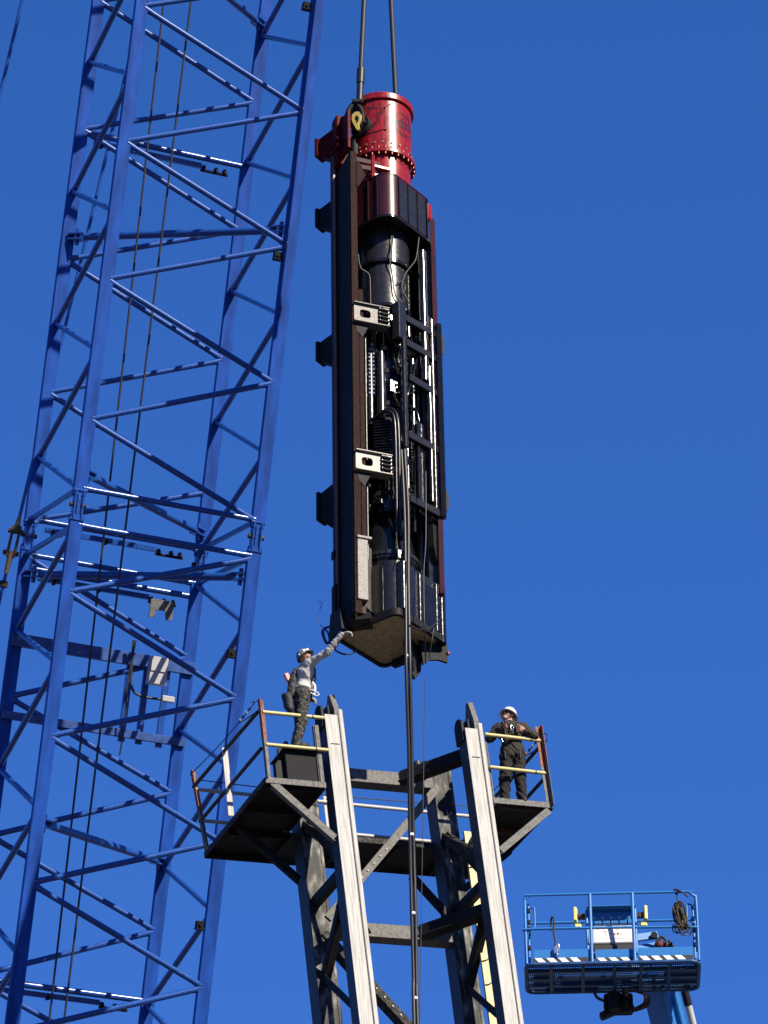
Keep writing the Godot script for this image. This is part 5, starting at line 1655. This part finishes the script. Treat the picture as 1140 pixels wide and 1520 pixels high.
func panel_print(parent: Node, t: Transform3D) -> void:
	var im := Image.create(256, 120, false, Image.FORMAT_RGB8)
	im.fill(Color(0.86, 0.86, 0.84))
	var rng := RandomNumberGenerator.new()
	rng.seed = 12
	for i in 46:
		var x := rng.randi_range(4, 236)
		var y := rng.randi_range(6, 84)
		var g := rng.randf_range(0.35, 0.7)
		im.fill_rect(Rect2i(x, y, rng.randi_range(3, 14), 2), Color(g, g, g))
	for q in [[122, 60, 16, 14, Color(0.80, 0.22, 0.16)], [146, 56, 14, 16, Color(0.25, 0.50, 0.25)], [166, 60, 14, 10, Color(0.82, 0.6, 0.45)], [100, 58, 10, 12, Color(0.7, 0.66, 0.68)], [70, 46, 3, 34, Color(0.6, 0.2, 0.16)], [62, 44, 24, 3, Color(0.6, 0.2, 0.16)], [184, 12, 9, 9, Color(0.1, 0.1, 0.12)], [128, 20, 40, 3, Color(0.5, 0.5, 0.52)], [10, 30, 22, 3, Color(0.5, 0.5, 0.5)], [0, 96, 256, 3, Color(0.55, 0.55, 0.55)]]:
		im.fill_rect(Rect2i(q[0], q[1], q[2], q[3]), q[4])
	var b := B.new()
	b.use_uv = true
	var w := 0.56
	var h := 0.29
	var A := t * Vector3(-w / 2, -h / 2, 0)
	var Bq := t * Vector3(w / 2, -h / 2, 0)
	var C := t * Vector3(w / 2, h / 2, 0)
	var D := t * Vector3(-w / 2, h / 2, 0)
	b.v.append_array([A, C, Bq, A, D, C])
	for i in 6:
		b.n.append(t.basis.z)
	b.uv.append_array([Vector2(0, 1), Vector2(1, 0), Vector2(1, 1), Vector2(0, 1), Vector2(0, 0), Vector2(1, 0)])
	var m := StandardMaterial3D.new()
	m.resource_name = "panel_print"
	m.albedo_texture = ImageTexture.create_from_image(im)
	m.roughness = 0.4
	part(parent, "printed_decal", b, m)

# ---------------------------------------------------------------- people
# bones: [a, b, radius at a, radius at b, blend]; meshed as surface nets
func nets(b: B, bones: Array, cell: float, wrinkle := 0.0, sd := 1) -> void:
	var lo := Vector3.ONE * 1e6
	var hi := -lo
	for q in bones:
		var r: float = maxf(q[2], q[3]) + 2.5 * cell
		for e in [q[0], q[1]]:
			lo = lo.min(e - Vector3.ONE * r)
			hi = hi.max(e + Vector3.ONE * r)
	var nx := int((hi.x - lo.x) / cell) + 2
	var ny := int((hi.y - lo.y) / cell) + 2
	var nz := int((hi.z - lo.z) / cell) + 2
	var f := PackedFloat32Array()
	f.resize(nx * ny * nz)
	f.fill(1.0)
	var nzy := nx * ny
	for q in bones:
		var a: Vector3 = q[0]
		var d: Vector3 = q[1] - a
		var ra: float = q[2]
		var rb: float = q[3]
		var k: float = q[4]
		var dd := maxf(d.length_squared(), 1e-9)
		var m := Vector3.ONE * (maxf(ra, rb) + k + 2.5 * cell)
		var l := ((a.min(q[1]) - m - lo) / cell).floor()
		var h := ((a.max(q[1]) + m - lo) / cell).ceil()
		for z in range(maxi(0, int(l.z)), mini(nz, int(h.z) + 1)):
			for y in range(maxi(0, int(l.y)), mini(ny, int(h.y) + 1)):
				var row := z * nzy + y * nx
				for x in range(maxi(0, int(l.x)), mini(nx, int(h.x) + 1)):
					var p := lo + Vector3(x, y, z) * cell - a
					var t := clampf(p.dot(d) / dd, 0.0, 1.0)
					var v := (p - d * t).length() - lerpf(ra, rb, t)
					var o := f[row + x]
					if v - o < k:
						var g := maxf(k - absf(v - o), 0.0) / k
						f[row + x] = minf(v, o) - g * g * k * 0.25
	if wrinkle > 0.0:
		var w := FastNoiseLite.new()
		w.seed = sd
		w.frequency = 7.0
		w.fractal_octaves = 2
		for z in nz:
			for y in ny:
				var row := z * nzy + y * nx
				for x in nx:
					if absf(f[row + x]) < 3.0 * cell:
						var p := lo + Vector3(x, y, z) * cell
						f[row + x] += wrinkle * w.get_noise_3d(p.x * 1.1 + p.y * 0.5, p.y * 1.2 + p.x * 0.7, p.z * 1.1)
	var id := {}
	var pts := PackedVector3Array()
	var nrm := PackedVector3Array()
	var offs := [0, 1, nx, nx + 1, nzy, nzy + 1, nzy + nx, nzy + nx + 1]
	var cor := [Vector3(0, 0, 0), Vector3(1, 0, 0), Vector3(0, 1, 0), Vector3(1, 1, 0), Vector3(0, 0, 1), Vector3(1, 0, 1), Vector3(0, 1, 1), Vector3(1, 1, 1)]
	var edges := [[0, 1], [2, 3], [4, 5], [6, 7], [0, 2], [1, 3], [4, 6], [5, 7], [0, 4], [1, 5], [2, 6], [3, 7]]
	for z in nz - 1:
		for y in ny - 1:
			var i := z * nzy + y * nx
			for x in nx - 1:
				var c := i + x
				var s := f[c] < 0.0
				if (f[c + 1] < 0.0) == s and (f[c + nx] < 0.0) == s and (f[c + nx + 1] < 0.0) == s and (f[c + nzy] < 0.0) == s and (f[c + nzy + 1] < 0.0) == s and (f[c + nzy + nx] < 0.0) == s and (f[c + nzy + nx + 1] < 0.0) == s:
					continue
				var sum := Vector3.ZERO
				var n := 0
				for e in edges:
					var va := f[c + offs[e[0]]]
					var vb := f[c + offs[e[1]]]
					if (va < 0.0) != (vb < 0.0):
						sum += (cor[e[0]] as Vector3).lerp(cor[e[1]], va / (va - vb))
						n += 1
				id[c] = pts.size()
				pts.append(lo + (Vector3(x, y, z) + sum / n) * cell)
				nrm.append(Vector3(f[c + 1] + f[c + nx + 1] + f[c + nzy + 1] + f[c + nzy + nx + 1] - f[c] - f[c + nx] - f[c + nzy] - f[c + nzy + nx],
					f[c + nx] + f[c + nx + 1] + f[c + nzy + nx] + f[c + nzy + nx + 1] - f[c] - f[c + 1] - f[c + nzy] - f[c + nzy + 1],
					f[c + nzy] + f[c + nzy + 1] + f[c + nzy + nx] + f[c + nzy + nx + 1] - f[c] - f[c + 1] - f[c + nx] - f[c + nx + 1]).normalized())
	for c: int in id:
		for ax in 3:
			var st: int = [1, nx, nzy][ax]
			var u: int = [nx, nzy, 1][ax]
			var w: int = [nzy, 1, nx][ax]
			if (f[c] < 0.0) != (f[c + st] < 0.0) and id.has(c - u) and id.has(c - w) and id.has(c - u - w):
				var i0: int = id[c]
				var i1: int = id[c - u]
				var i2: int = id[c - u - w]
				var i3: int = id[c - w]
				b.tri(pts[i0], pts[i1], pts[i2], nrm[i0], nrm[i1], nrm[i2])
				b.tri(pts[i0], pts[i2], pts[i3], nrm[i0], nrm[i2], nrm[i3])

# head in a frame whose +z is the face's direction, +y the crown; origin at the middle of the skull
func head(b: B, t: Transform3D) -> void:
	var q := func(x: float, y: float, z: float) -> Vector3: return t * Vector3(x, y, z)
	var bones := [[q.call(0, 0.025, -0.02), q.call(0, 0.035, 0.015), 0.088, 0.078, 0.03], [q.call(0, -0.02, 0.03), q.call(0, -0.075, 0.045), 0.062, 0.042, 0.04],
		[q.call(0, -0.095, 0.062), q.call(0, -0.10, 0.068), 0.026, 0.022, 0.02], [q.call(0, 0.012, 0.088), q.call(0, -0.028, 0.104), 0.010, 0.014, 0.014],
		[q.call(-0.032, 0.024, 0.080), q.call(0.032, 0.024, 0.080), 0.013, 0.013, 0.012], [q.call(-0.042, -0.03, 0.06), q.call(-0.046, -0.028, 0.04), 0.022, 0.022, 0.02], [q.call(0.042, -0.03, 0.06), q.call(0.046, -0.028, 0.04), 0.022, 0.022, 0.02],
		[q.call(-0.018, -0.062, 0.084), q.call(0.018, -0.062, 0.084), 0.008, 0.008, 0.006], [q.call(-0.014, -0.073, 0.083), q.call(0.014, -0.073, 0.083), 0.008, 0.008, 0.006],
		[q.call(-0.084, 0.015, -0.005), q.call(-0.086, -0.03, 0.002), 0.014, 0.010, 0.008], [q.call(0.084, 0.015, -0.005), q.call(0.086, -0.03, 0.002), 0.014, 0.010, 0.008],
		[q.call(0, -0.06, -0.02), q.call(0, -0.15, -0.035), 0.058, 0.058, 0.03]]
	nets(b, bones, 0.0055)
# a hand: t's origin at the wrist, +y towards the fingers, +z out of the palm's back, +x to the thumb side; curl 0..1
func hand(b: B, t: Transform3D, curl: float, grow := 0.0) -> void:
	var q := func(x: float, y: float, z: float) -> Vector3: return t * Vector3(x, y, z)
	var bones := [[q.call(0, -0.03, 0), q.call(0, 0.02, 0), 0.028 + grow, 0.028 + grow, 0.02]]
	for i in 4:
		var x := -0.030 + 0.020 * i
		bones.append([q.call(x * 0.6, 0.01, 0), q.call(x, 0.078, 0), 0.016 + grow, 0.012 + grow, 0.014])
	for i in 4:
		var x := -0.033 + 0.0215 * i
		var ln: float = [0.70, 0.92, 1.0, 0.90][i]
		var p := Vector3(x, 0.082, 0)
		var a := 0.25 + curl * 0.9 + 0.1 * i * curl
		for s in 3:
			var l: float = [0.042, 0.028, 0.022][s] * ln
			var e := p + Vector3(x * 0.06, cos(a) * l, -sin(a) * l)
			var r := 0.0095 - 0.001 * s + grow
			bones.append([t * p, t * e, r, r - 0.0008, 0.004])
			p = e
			a += 0.25 + curl * 0.75
	var p2 := Vector3(0.026, 0.015, -0.006)
	for s in 3:
		var e2 := p2 + [Vector3(0.022, 0.030, -0.012), Vector3(0.010, 0.030, -0.010 - 0.02 * curl), Vector3(-0.002, 0.024, -0.008 - 0.018 * curl)][s] as Vector3
		bones.append([t * p2, t * e2, 0.014 - 0.0018 * s + grow, 0.0125 - 0.0018 * s + grow, 0.008])
		p2 = e2
	nets(b, bones, 0.0055)
func face_frame(o: Vector3, look: Vector3, crown: Vector3) -> Transform3D:
	var z := look.normalized()
	var x := crown.cross(z).normalized()
	return Transform3D(Basis(x, z.cross(x), z), o)
func eyes(parent: Node, t: Transform3D) -> void:
	for s in [-1.0, 1.0]:
		var b := B.new()
		b.sphere(t * Vector3(0.032 * s, 0.004, 0.078), Vector3.ONE * 0.012, 10)
		part(parent, "eye", b, M.sticker)
		b = B.new()
		b.sphere(t * Vector3(0.032 * s, 0.003, 0.087), Vector3.ONE * 0.0055, 8)
		part(parent, "iris", b, M.hair)
func helmet(parent: Node, t: Transform3D, m: Material, full: bool) -> void:
	var b := B.new()
	var ht := t * Transform3D(Basis().scaled(Vector3(1.0, 1.0, 1.14)), Vector3(0, 0.035, -0.008))
	b.lathe(ht, [Vector2(0.0, 0.128), Vector2(0.04, 0.125), Vector2(0.075, 0.110), Vector2(0.100, 0.080), Vector2(0.114, 0.040), Vector2(0.119, 0.0), Vector2(0.121, -0.012), Vector2(0.117, -0.014), Vector2(0.110, 0.0)], 28)
	var hl := part(parent, "hard_hat", b, m)
	b = B.new()
	if full:
		b.lathe(ht, [Vector2(0.115, 0.004), Vector2(0.150, -0.010), Vector2(0.153, -0.016), Vector2(0.150, -0.020), Vector2(0.113, -0.010)], 28)
	else:
		b.lathe(ht, [Vector2(0.115, 0.006), Vector2(0.150, -0.006), Vector2(0.152, -0.012), Vector2(0.149, -0.015), Vector2(0.112, -0.006)], 14, deg_to_rad(30), deg_to_rad(120))
		b.lathe(ht, [Vector2(0.116, 0.010), Vector2(0.127, -0.008), Vector2(0.127, -0.014), Vector2(0.112, -0.008)], 28)
	part(hl, "brim", b, m)
	b = B.new()
	b.bar(ht * Vector3(0, 0.128, -0.06), ht * Vector3(0, 0.128, 0.05), 0.02, 0.008, Vector3.RIGHT, 0.003)
	part(hl, "crown_ridge", b, m)
	b = B.new()
	for s in [-1.0, 1.0]:
		b.tube(curve([t * Vector3(0.112 * s, 0.02, 0.0), t * Vector3(0.095 * s, -0.05, 0.03), t * Vector3(0.05 * s, -0.115, 0.055), t * Vector3(0.0, -0.128, 0.062)], 5), 0.007, 6)
	part(hl, "chin_strap", b, M.harness)
func build_people() -> void:
	reaching_worker()
	watching_worker()

func reaching_worker() -> void:
	# stands on the step box, feet at the origin
	var base := lt * L(-0.42, 1.552, 0.16)
	var w := thing("person", "worker in grey shirt and dark harness reaching up to touch the hanging hammer", "person", Transform3D(Basis(), base))
	var hipL := Vector3(-0.03, 0.95, -0.10)
	var hipR := Vector3(0.03, 0.95, 0.09)
	var kneeR := Vector3(0.01, 0.50, 0.11)
	var ankR := Vector3(-0.07, 0.09, 0.10)
	var kneeL := Vector3(-0.03, 0.50, -0.13)
	var ankL := Vector3(-0.12, 0.09, -0.14)
	var pel := Vector3(0.0, 1.0, 0.0)
	var wst := Vector3(0.025, 1.17, 0.0)
	var chs := Vector3(0.07, 1.40, 0.0)
	var nck := Vector3(0.08, 1.58, 0.0)
	var hd := Vector3(0.055, 1.735, 0.01)
	var shR := Vector3(0.12, 1.53, 0.18)
	var shL := Vector3(0.04, 1.52, -0.19)
	# the hand meets the foot of the hammer's beam
	var target := on_plane(519, 939, ham.origin.z + 0.60) - base
	var wr := target - Vector3(0.09, 0.02, 0.0)
	var elR := shR.lerp(wr, 0.5) + Vector3(0.02, -0.07, 0.02)
	var elL := Vector3(-0.06, 1.27, -0.30)
	var wrL := Vector3(0.12, 1.12, -0.30)
	var ft := face_frame(hd, Vector3(0.80, 0.50, 0.30), Vector3(-0.45, 0.86, -0.05))
	# the body itself
	var b := B.new()
	var g := -0.012
	nets(b, [[pel + Vector3(0, 0, -0.07), pel + Vector3(0, 0, 0.07), 0.12 + g, 0.12 + g, 0.06], [pel, wst, 0.12 + g, 0.11 + g, 0.08], [wst, chs, 0.115 + g, 0.13 + g, 0.08], [chs + Vector3(0, 0.02, -0.08), chs + Vector3(0, 0.02, 0.08), 0.115 + g, 0.115 + g, 0.08], [shL, shR, 0.07 + g, 0.07 + g, 0.07], [chs, nck, 0.09, 0.06, 0.06], [nck, hd, 0.056, 0.06, 0.03],
		[shR, elR, 0.056 + g, 0.045 + g, 0.03], [elR, wr, 0.045 + g, 0.032, 0.02], [shL, elL, 0.056 + g, 0.045 + g, 0.03], [elL, wrL, 0.045 + g, 0.032, 0.02],
		[hipR, kneeR, 0.09 + g, 0.062 + g, 0.04], [kneeR, ankR, 0.06 + g, 0.042, 0.03], [hipL, kneeL, 0.09 + g, 0.062 + g, 0.04], [kneeL, ankL, 0.06 + g, 0.042, 0.03], [ankR, ankR + Vector3(0.15, -0.05, 0.02), 0.04, 0.03, 0.02], [ankL, ankL + Vector3(0.15, -0.05, 0.0), 0.04, 0.03, 0.02]], 0.018)
	head(b, ft)
	var hf := (target - wr).normalized()
	hand(b, Transform3D(Basis(Vector3(0.1, 0.2, 1).normalized(), hf, Vector3(0.1, 0.2, 1).normalized().cross(hf)).orthonormalized(), wr), 0.45)
	hand(b, Transform3D(Basis(Vector3(0, 0.3, 1).normalized(), Vector3(1, -0.2, 0).normalized(), Vector3(0, 1, 0)).orthonormalized(), wrL), 0.5)
	var body := part(w, "body", b, M.skin)
	eyes(body, ft)
	b = B.new()
	g = 0.010
	nets(b, [[wst + Vector3(0, -0.08, -0.05), wst + Vector3(0, -0.08, 0.05), 0.12 + g, 0.12 + g, 0.06], [wst, chs, 0.12 + g, 0.13 + g, 0.08], [chs + Vector3(0, 0.02, -0.08), chs + Vector3(0, 0.02, 0.08), 0.12 + g, 0.12 + g, 0.08], [shL, shR, 0.07 + g, 0.07 + g, 0.07], [chs, nck + Vector3(0, -0.03, 0), 0.09 + g, 0.062 + g, 0.06],
		[shR, elR, 0.062 + g, 0.052 + g, 0.04], [elR, wr - hf * 0.05, 0.052 + g, 0.036 + g, 0.02], [shL, elL, 0.062 + g, 0.052 + g, 0.04], [elL, wrL - Vector3(0.04, -0.01, 0), 0.052 + g, 0.036 + g, 0.02]], 0.013, 0.014, 3)
	part(w, "shirt", b, M.shirt_grey)
	b = B.new()
	nets(b, [[pel + Vector3(0, 0.02, -0.07), pel + Vector3(0, 0.02, 0.07), 0.125 + g, 0.125 + g, 0.06], [hipR, kneeR, 0.10 + g, 0.075 + g, 0.05], [kneeR, ankR + Vector3(0, 0.03, 0), 0.075 + g, 0.062 + g, 0.03], [hipL, kneeL, 0.10 + g, 0.075 + g, 0.05], [kneeL, ankL + Vector3(0, 0.03, 0), 0.075 + g, 0.062 + g, 0.03]], 0.013, 0.016, 8)
	part(w, "trousers", b, M.trouser_grey)
	for q in [ankR, ankL]:
		b = B.new()
		nets(b, [[q + Vector3(0, 0.08, 0), q + Vector3(0, -0.03, 0), 0.062, 0.058, 0.02], [q + Vector3(-0.02, -0.035, 0), q + Vector3(0.10, -0.04, 0.01), 0.05, 0.048, 0.03], [q + Vector3(0.10, -0.045, 0.01), q + Vector3(0.19, -0.05, 0.02), 0.048, 0.038, 0.03]], 0.010)
		part(w, "boot", b, M.boot)
	b = B.new()
	hand(b, Transform3D(Basis(Vector3(0.1, 0.2, 1).normalized(), hf, Vector3(0.1, 0.2, 1).normalized().cross(hf)).orthonormalized(), wr), 0.45, 0.005)
	part(w, "glove", b, M.glove)
	b = B.new()
	hand(b, Transform3D(Basis(Vector3(0, 0.3, 1).normalized(), Vector3(1, -0.2, 0).normalized(), Vector3(0, 1, 0)).orthonormalized(), wrL), 0.5, 0.005)
	part(w, "glove", b, M.glove)
	helmet(w, ft, M.helmet_grey, false)
	var hat: Node = w.get_node("hard_hat")
	b = B.new()
	for q in [[0.10, 0.075, 0.05, 0.05], [0.085, 0.10, -0.02, 0.04], [0.06, 0.075, 0.10, 0.05], [0.108, 0.055, -0.05, 0.03]]:
		b.box(Transform3D(ft.basis * Basis(Vector3.UP, -1.1), ft * Vector3(-q[0], q[1], q[2])), Vector3(q[3], q[3] * 0.8, 0.02), 0.005)
	part(hat, "sticker", b, M.sticker)
	b = B.new()
	for s in [-1.0, 1.0]:
		b.sphere(ft * Vector3(0.034 * s, 0.006, 0.092), Vector3(0.026, 0.017, 0.010), 10, ft.basis)
		b.bar(ft * Vector3(0.055 * s, 0.01, 0.085), ft * Vector3(0.088 * s, 0.012, 0.0), 0.006, 0.004, ft.basis.y, 0.0)
	part(w, "safety_glasses", b, M.tinted)
	# harness: belt, back straps, pouch on the hip, tool bag behind, orange tag
	b = B.new()
	b.lathe(Transform3D(Basis(Vector3(0, 0, 1), -0.1).scaled(Vector3(1.0, 1.0, 1.28)), wst + Vector3(-0.005, -0.10, 0)), [Vector2(0.135, -0.05), Vector2(0.158, -0.05), Vector2(0.160, 0.04), Vector2(0.135, 0.04)], 28)
	var hn := part(w, "harness_belt", b, M.harness)
	b = B.new()
	for s in [-1.0, 1.0]:
		b.tube(curve([wst + Vector3(-0.14, -0.06, 0.06 * s), chs + Vector3(-0.145, 0.0, 0.07 * s), chs + Vector3(-0.09, 0.14, 0.10 * s), chs + Vector3(0.02, 0.20, 0.12 * s), chs + Vector3(0.14, 0.06, 0.10 * s), wst + Vector3(0.145, 0.05, 0.10 * s)], 6), 0.020, 6)
	b.tube(curve([pel + Vector3(-0.14, -0.08, 0.06), pel + Vector3(-0.05, -0.16, 0.16), pel + Vector3(0.1, -0.12, 0.18), pel + Vector3(0.14, 0.0, 0.12)], 6), 0.018, 6)
	part(hn, "harness_strap", b, M.harness)
	b = B.new()
	nets(b, [[wst + Vector3(-0.17, 0.18, -0.05), wst + Vector3(-0.19, -0.15, -0.05), 0.075, 0.08, 0.03], [wst + Vector3(-0.17, 0.15, 0.06), wst + Vector3(-0.19, -0.15, 0.06), 0.07, 0.08, 0.04], [wst + Vector3(-0.15, 0.25, 0.0), wst + Vector3(-0.12, 0.34, 0.0), 0.07, 0.05, 0.04]], 0.014, 0.02, 5)
	part(hn, "back_pack", b, M.harness)
	b = B.new()
	nets(b, [[pel + Vector3(-0.22, -0.02, 0.07), pel + Vector3(-0.19, -0.27, 0.10), 0.075, 0.07, 0.03], [pel + Vector3(-0.28, 0.0, 0.04), pel + Vector3(-0.24, -0.22, 0.06), 0.05, 0.05, 0.03]], 0.012, 0.01, 6)
	part(hn, "tool_bag", b, M.harness)
	b = B.new()
	b.box(Transform3D(Basis(Vector3(0, 0, 1), 0.45).rotated(Vector3.UP, 0.3), wst + Vector3(-0.265, 0.16, 0.07)), Vector3(0.075, 0.14, 0.08), 0.012)
	part(hn, "orange_tag", b, M.orange_plastic)
	b = B.new()
	b.tube(curve([wst + Vector3(0.15, 0.05, 0.10), wst + Vector3(0.19, -0.04, 0.12), wst + Vector3(0.18, -0.2, 0.14)], 5), 0.022, 6)
	b.tube(curve([wst + Vector3(0.10, -0.12, 0.18), wst + Vector3(0.22, -0.16, 0.16), wst + Vector3(0.26, -0.20, 0.14), wst + Vector3(0.2, -0.22, 0.15), wst + Vector3(0.12, -0.18, 0.18)], 5), 0.009, 6)
	part(hn, "lanyard_clip", b, M.sticker)

func watching_worker() -> void:
	var base := lt * L(3.34, 0.928, 0.24)
	var w := thing("person", "worker in white hard hat and olive jacket holding a radio on the right platform", "person", Transform3D(Basis(), base))
	var hipL := Vector3(0.11, 0.95, 0.0)
	var hipR := Vector3(-0.09, 0.95, 0.0)
	var kneeL := Vector3(0.13, 0.50, 0.04)
	var ankL := Vector3(0.16, 0.09, -0.02)
	var kneeR := Vector3(-0.12, 0.50, 0.04)
	var ankR := Vector3(-0.14, 0.09, -0.02)
	var pel := Vector3(0.01, 1.0, 0.0)
	var wst := Vector3(0.0, 1.17, 0.01)
	var chs := Vector3(-0.02, 1.38, 0.0)
	var nck := Vector3(-0.015, 1.55, 0.0)
	var hd := Vector3(-0.045, 1.695, 0.02)
	var shL := Vector3(0.19, 1.49, -0.02)
	var shR := Vector3(-0.21, 1.48, 0.0)
	var elL := Vector3(0.37, 1.29, 0.08)
	var wrL := Vector3(0.20, 1.32, 0.24)
	var elR := Vector3(-0.36, 1.24, 0.08)
	var wrR := Vector3(-0.14, 1.36, 0.25)
	var ft := face_frame(hd, Vector3(-0.62, 0.36, 0.72), Vector3(0.22, 0.95, -0.15))
	var b := B.new()
	var g := -0.012
	nets(b, [[pel + Vector3(-0.07, 0, 0), pel + Vector3(0.07, 0, 0), 0.12 + g, 0.12 + g, 0.06], [pel, wst, 0.12 + g, 0.115 + g, 0.08], [wst, chs, 0.12 + g, 0.13 + g, 0.08], [chs + Vector3(-0.08, 0.02, 0), chs + Vector3(0.08, 0.02, 0), 0.115 + g, 0.115 + g, 0.08], [shL, shR, 0.07 + g, 0.07 + g, 0.07], [chs, nck, 0.09, 0.06, 0.06], [nck, hd, 0.056, 0.06, 0.03],
		[shR, elR, 0.056 + g, 0.045 + g, 0.03], [elR, wrR, 0.045 + g, 0.032, 0.02], [shL, elL, 0.056 + g, 0.045 + g, 0.03], [elL, wrL, 0.045 + g, 0.032, 0.02],
		[hipR, kneeR, 0.09 + g, 0.062 + g, 0.04], [kneeR, ankR, 0.06 + g, 0.042, 0.03], [hipL, kneeL, 0.09 + g, 0.062 + g, 0.04], [kneeL, ankL, 0.06 + g, 0.042, 0.03], [ankR, ankR + Vector3(-0.03, -0.05, 0.15), 0.04, 0.03, 0.02], [ankL, ankL + Vector3(0.04, -0.05, 0.15), 0.04, 0.03, 0.02]], 0.018)
	head(b, ft)
	var dR := (wrR - elR).normalized()
	var dL := (wrL - elL).normalized()
	var hR := Transform3D(Basis(Vector3(0, 1, 0.1), dR, Vector3(0, 1, 0.1).cross(dR)).orthonormalized(), wrR)
	var hL := Transform3D(Basis(Vector3(0.1, 0.9, 0.3), dL, Vector3(0.1, 0.9, 0.3).cross(dL)).orthonormalized(), wrL)
	hand(b, hR, 0.95)
	hand(b, hL, 0.8)
	var body := part(w, "body", b, M.skin)
	eyes(body, ft)
	g = 0.014
	b = B.new()
	nets(b, [[pel + Vector3(-0.06, 0.04, 0), pel + Vector3(0.06, 0.04, 0), 0.135 + g, 0.135 + g, 0.06], [pel, wst, 0.13 + g, 0.125 + g, 0.08], [wst, chs, 0.13 + g, 0.14 + g, 0.08], [chs + Vector3(-0.09, 0.02, 0), chs + Vector3(0.09, 0.02, 0), 0.125 + g, 0.125 + g, 0.08], [shL, shR, 0.075 + g, 0.075 + g, 0.07], [chs, nck + Vector3(0, 0.0, 0), 0.09 + g, 0.064 + g, 0.06],
		[shR, elR, 0.072 + g, 0.064 + g, 0.04], [elR, wrR - dR * 0.04, 0.064 + g, 0.046 + g, 0.03], [shL, elL, 0.072 + g, 0.064 + g, 0.04], [elL, wrL - dL * 0.04, 0.064 + g, 0.046 + g, 0.03]], 0.013, 0.020, 13)
	part(w, "jacket", b, M.jacket_olive)
	b = B.new()
	nets(b, [[pel + Vector3(-0.07, -0.02, 0), pel + Vector3(0.07, -0.02, 0), 0.125 + g, 0.125 + g, 0.06], [hipR, kneeR, 0.10 + g, 0.08 + g, 0.05], [kneeR, ankR + Vector3(0, 0.02, 0), 0.08 + g, 0.072 + g, 0.03], [hipL, kneeL, 0.10 + g, 0.08 + g, 0.05], [kneeL, ankL + Vector3(0, 0.02, 0), 0.08 + g, 0.072 + g, 0.03]], 0.013, 0.020, 18)
	part(w, "trousers", b, M.trouser_dark)
	for q in [ankR, ankL]:
		b = B.new()
		nets(b, [[q + Vector3(0, 0.06, 0), q + Vector3(0, -0.03, 0), 0.06, 0.058, 0.02], [q + Vector3(0, -0.035, -0.02), q + Vector3(q.x * 0.1, -0.04, 0.10), 0.05, 0.048, 0.03], [q + Vector3(q.x * 0.1, -0.045, 0.10), q + Vector3(q.x * 0.2, -0.05, 0.19), 0.048, 0.038, 0.03]], 0.010)
		part(w, "boot", b, M.boot)
	helmet(w, ft, M.helmet_white, true)
	b = B.new()
	for s in [-1.0, 1.0]:
		b.sphere(ft * Vector3(0.034 * s, 0.006, 0.092), Vector3(0.029, 0.020, 0.011), 10, ft.basis)
		b.bar(ft * Vector3(0.055 * s, 0.01, 0.085), ft * Vector3(0.088 * s, 0.012, 0.0), 0.008, 0.005, ft.basis.y, 0.0)
	part(w, "sunglasses", b, M.tinted)
	b = B.new()
	nets(b, [[ft * Vector3(-0.05, -0.02, -0.075), ft * Vector3(0.05, -0.02, -0.075), 0.035, 0.035, 0.02], [ft * Vector3(-0.08, -0.0, -0.035), ft * Vector3(-0.05, -0.05, -0.07), 0.014, 0.03, 0.02], [ft * Vector3(0.08, -0.0, -0.035), ft * Vector3(0.05, -0.05, -0.07), 0.014, 0.03, 0.02]], 0.008)
	part(w, "hair", b, M.hair)
	b = B.new()
	for s in [-1.0, 1.0]:
		b.tube(curve([wst + Vector3(0.10 * s, -0.02, 0.155), chs + Vector3(0.10 * s, 0.02, 0.165), chs + Vector3(0.13 * s, 0.16, 0.09), chs + Vector3(0.12 * s, 0.19, -0.06), chs + Vector3(0.05 * s, 0.05, -0.16)], 6), 0.018, 6)
		b.tube(curve([pel + Vector3(0.13 * s, 0.0, 0.12), pel + Vector3(0.12 * s, -0.18, 0.12), pel + Vector3(0.08 * s, -0.2, -0.1)], 6), 0.016, 6)
	b.tube(curve([chs + Vector3(-0.11, 0.03, 0.165), chs + Vector3(0.0, 0.02, 0.18), chs + Vector3(0.11, 0.03, 0.165)], 5), 0.014, 6)
	var hn := part(w, "harness_strap", b, M.harness)
	b = B.new()
	b.tube(curve([chs + Vector3(0.02, 0.06, 0.19), chs + Vector3(0.05, 0.0, 0.20), chs + Vector3(0.02, -0.05, 0.20), chs + Vector3(0.0, 0.0, 0.20), chs + Vector3(0.02, 0.06, 0.19)], 5), 0.008, 6)
	b.tube(curve([wst + Vector3(-0.17, 0.1, 0.12), wst + Vector3(-0.17, 0.02, 0.14), wst + Vector3(-0.15, -0.04, 0.14)], 4), 0.012, 6)
	part(hn, "chest_ring", b, M.chrome)
	# the radio in his right hand
	var rt := Transform3D(Basis(Vector3(0, 0, 1), 0.75), base + wrR + dR * 0.09 + Vector3(0.0, 0.0, 0.035))
	var rd := thing("hand_radio", "small black two-way radio with long aerial held at the worker's chest", "radio", rt)
	b = B.new()
	b.box(Transform3D(), Vector3(0.055, 0.13, 0.035), 0.008)
	part(rd, "case", b, M.harness)
	b = B.new()
	b.tube(PackedVector3Array([Vector3(-0.015, 0.065, 0), Vector3(-0.015, 0.24, 0)]), 0.008, 6, 0.005)
	part(rd, "aerial", b, M.harness)
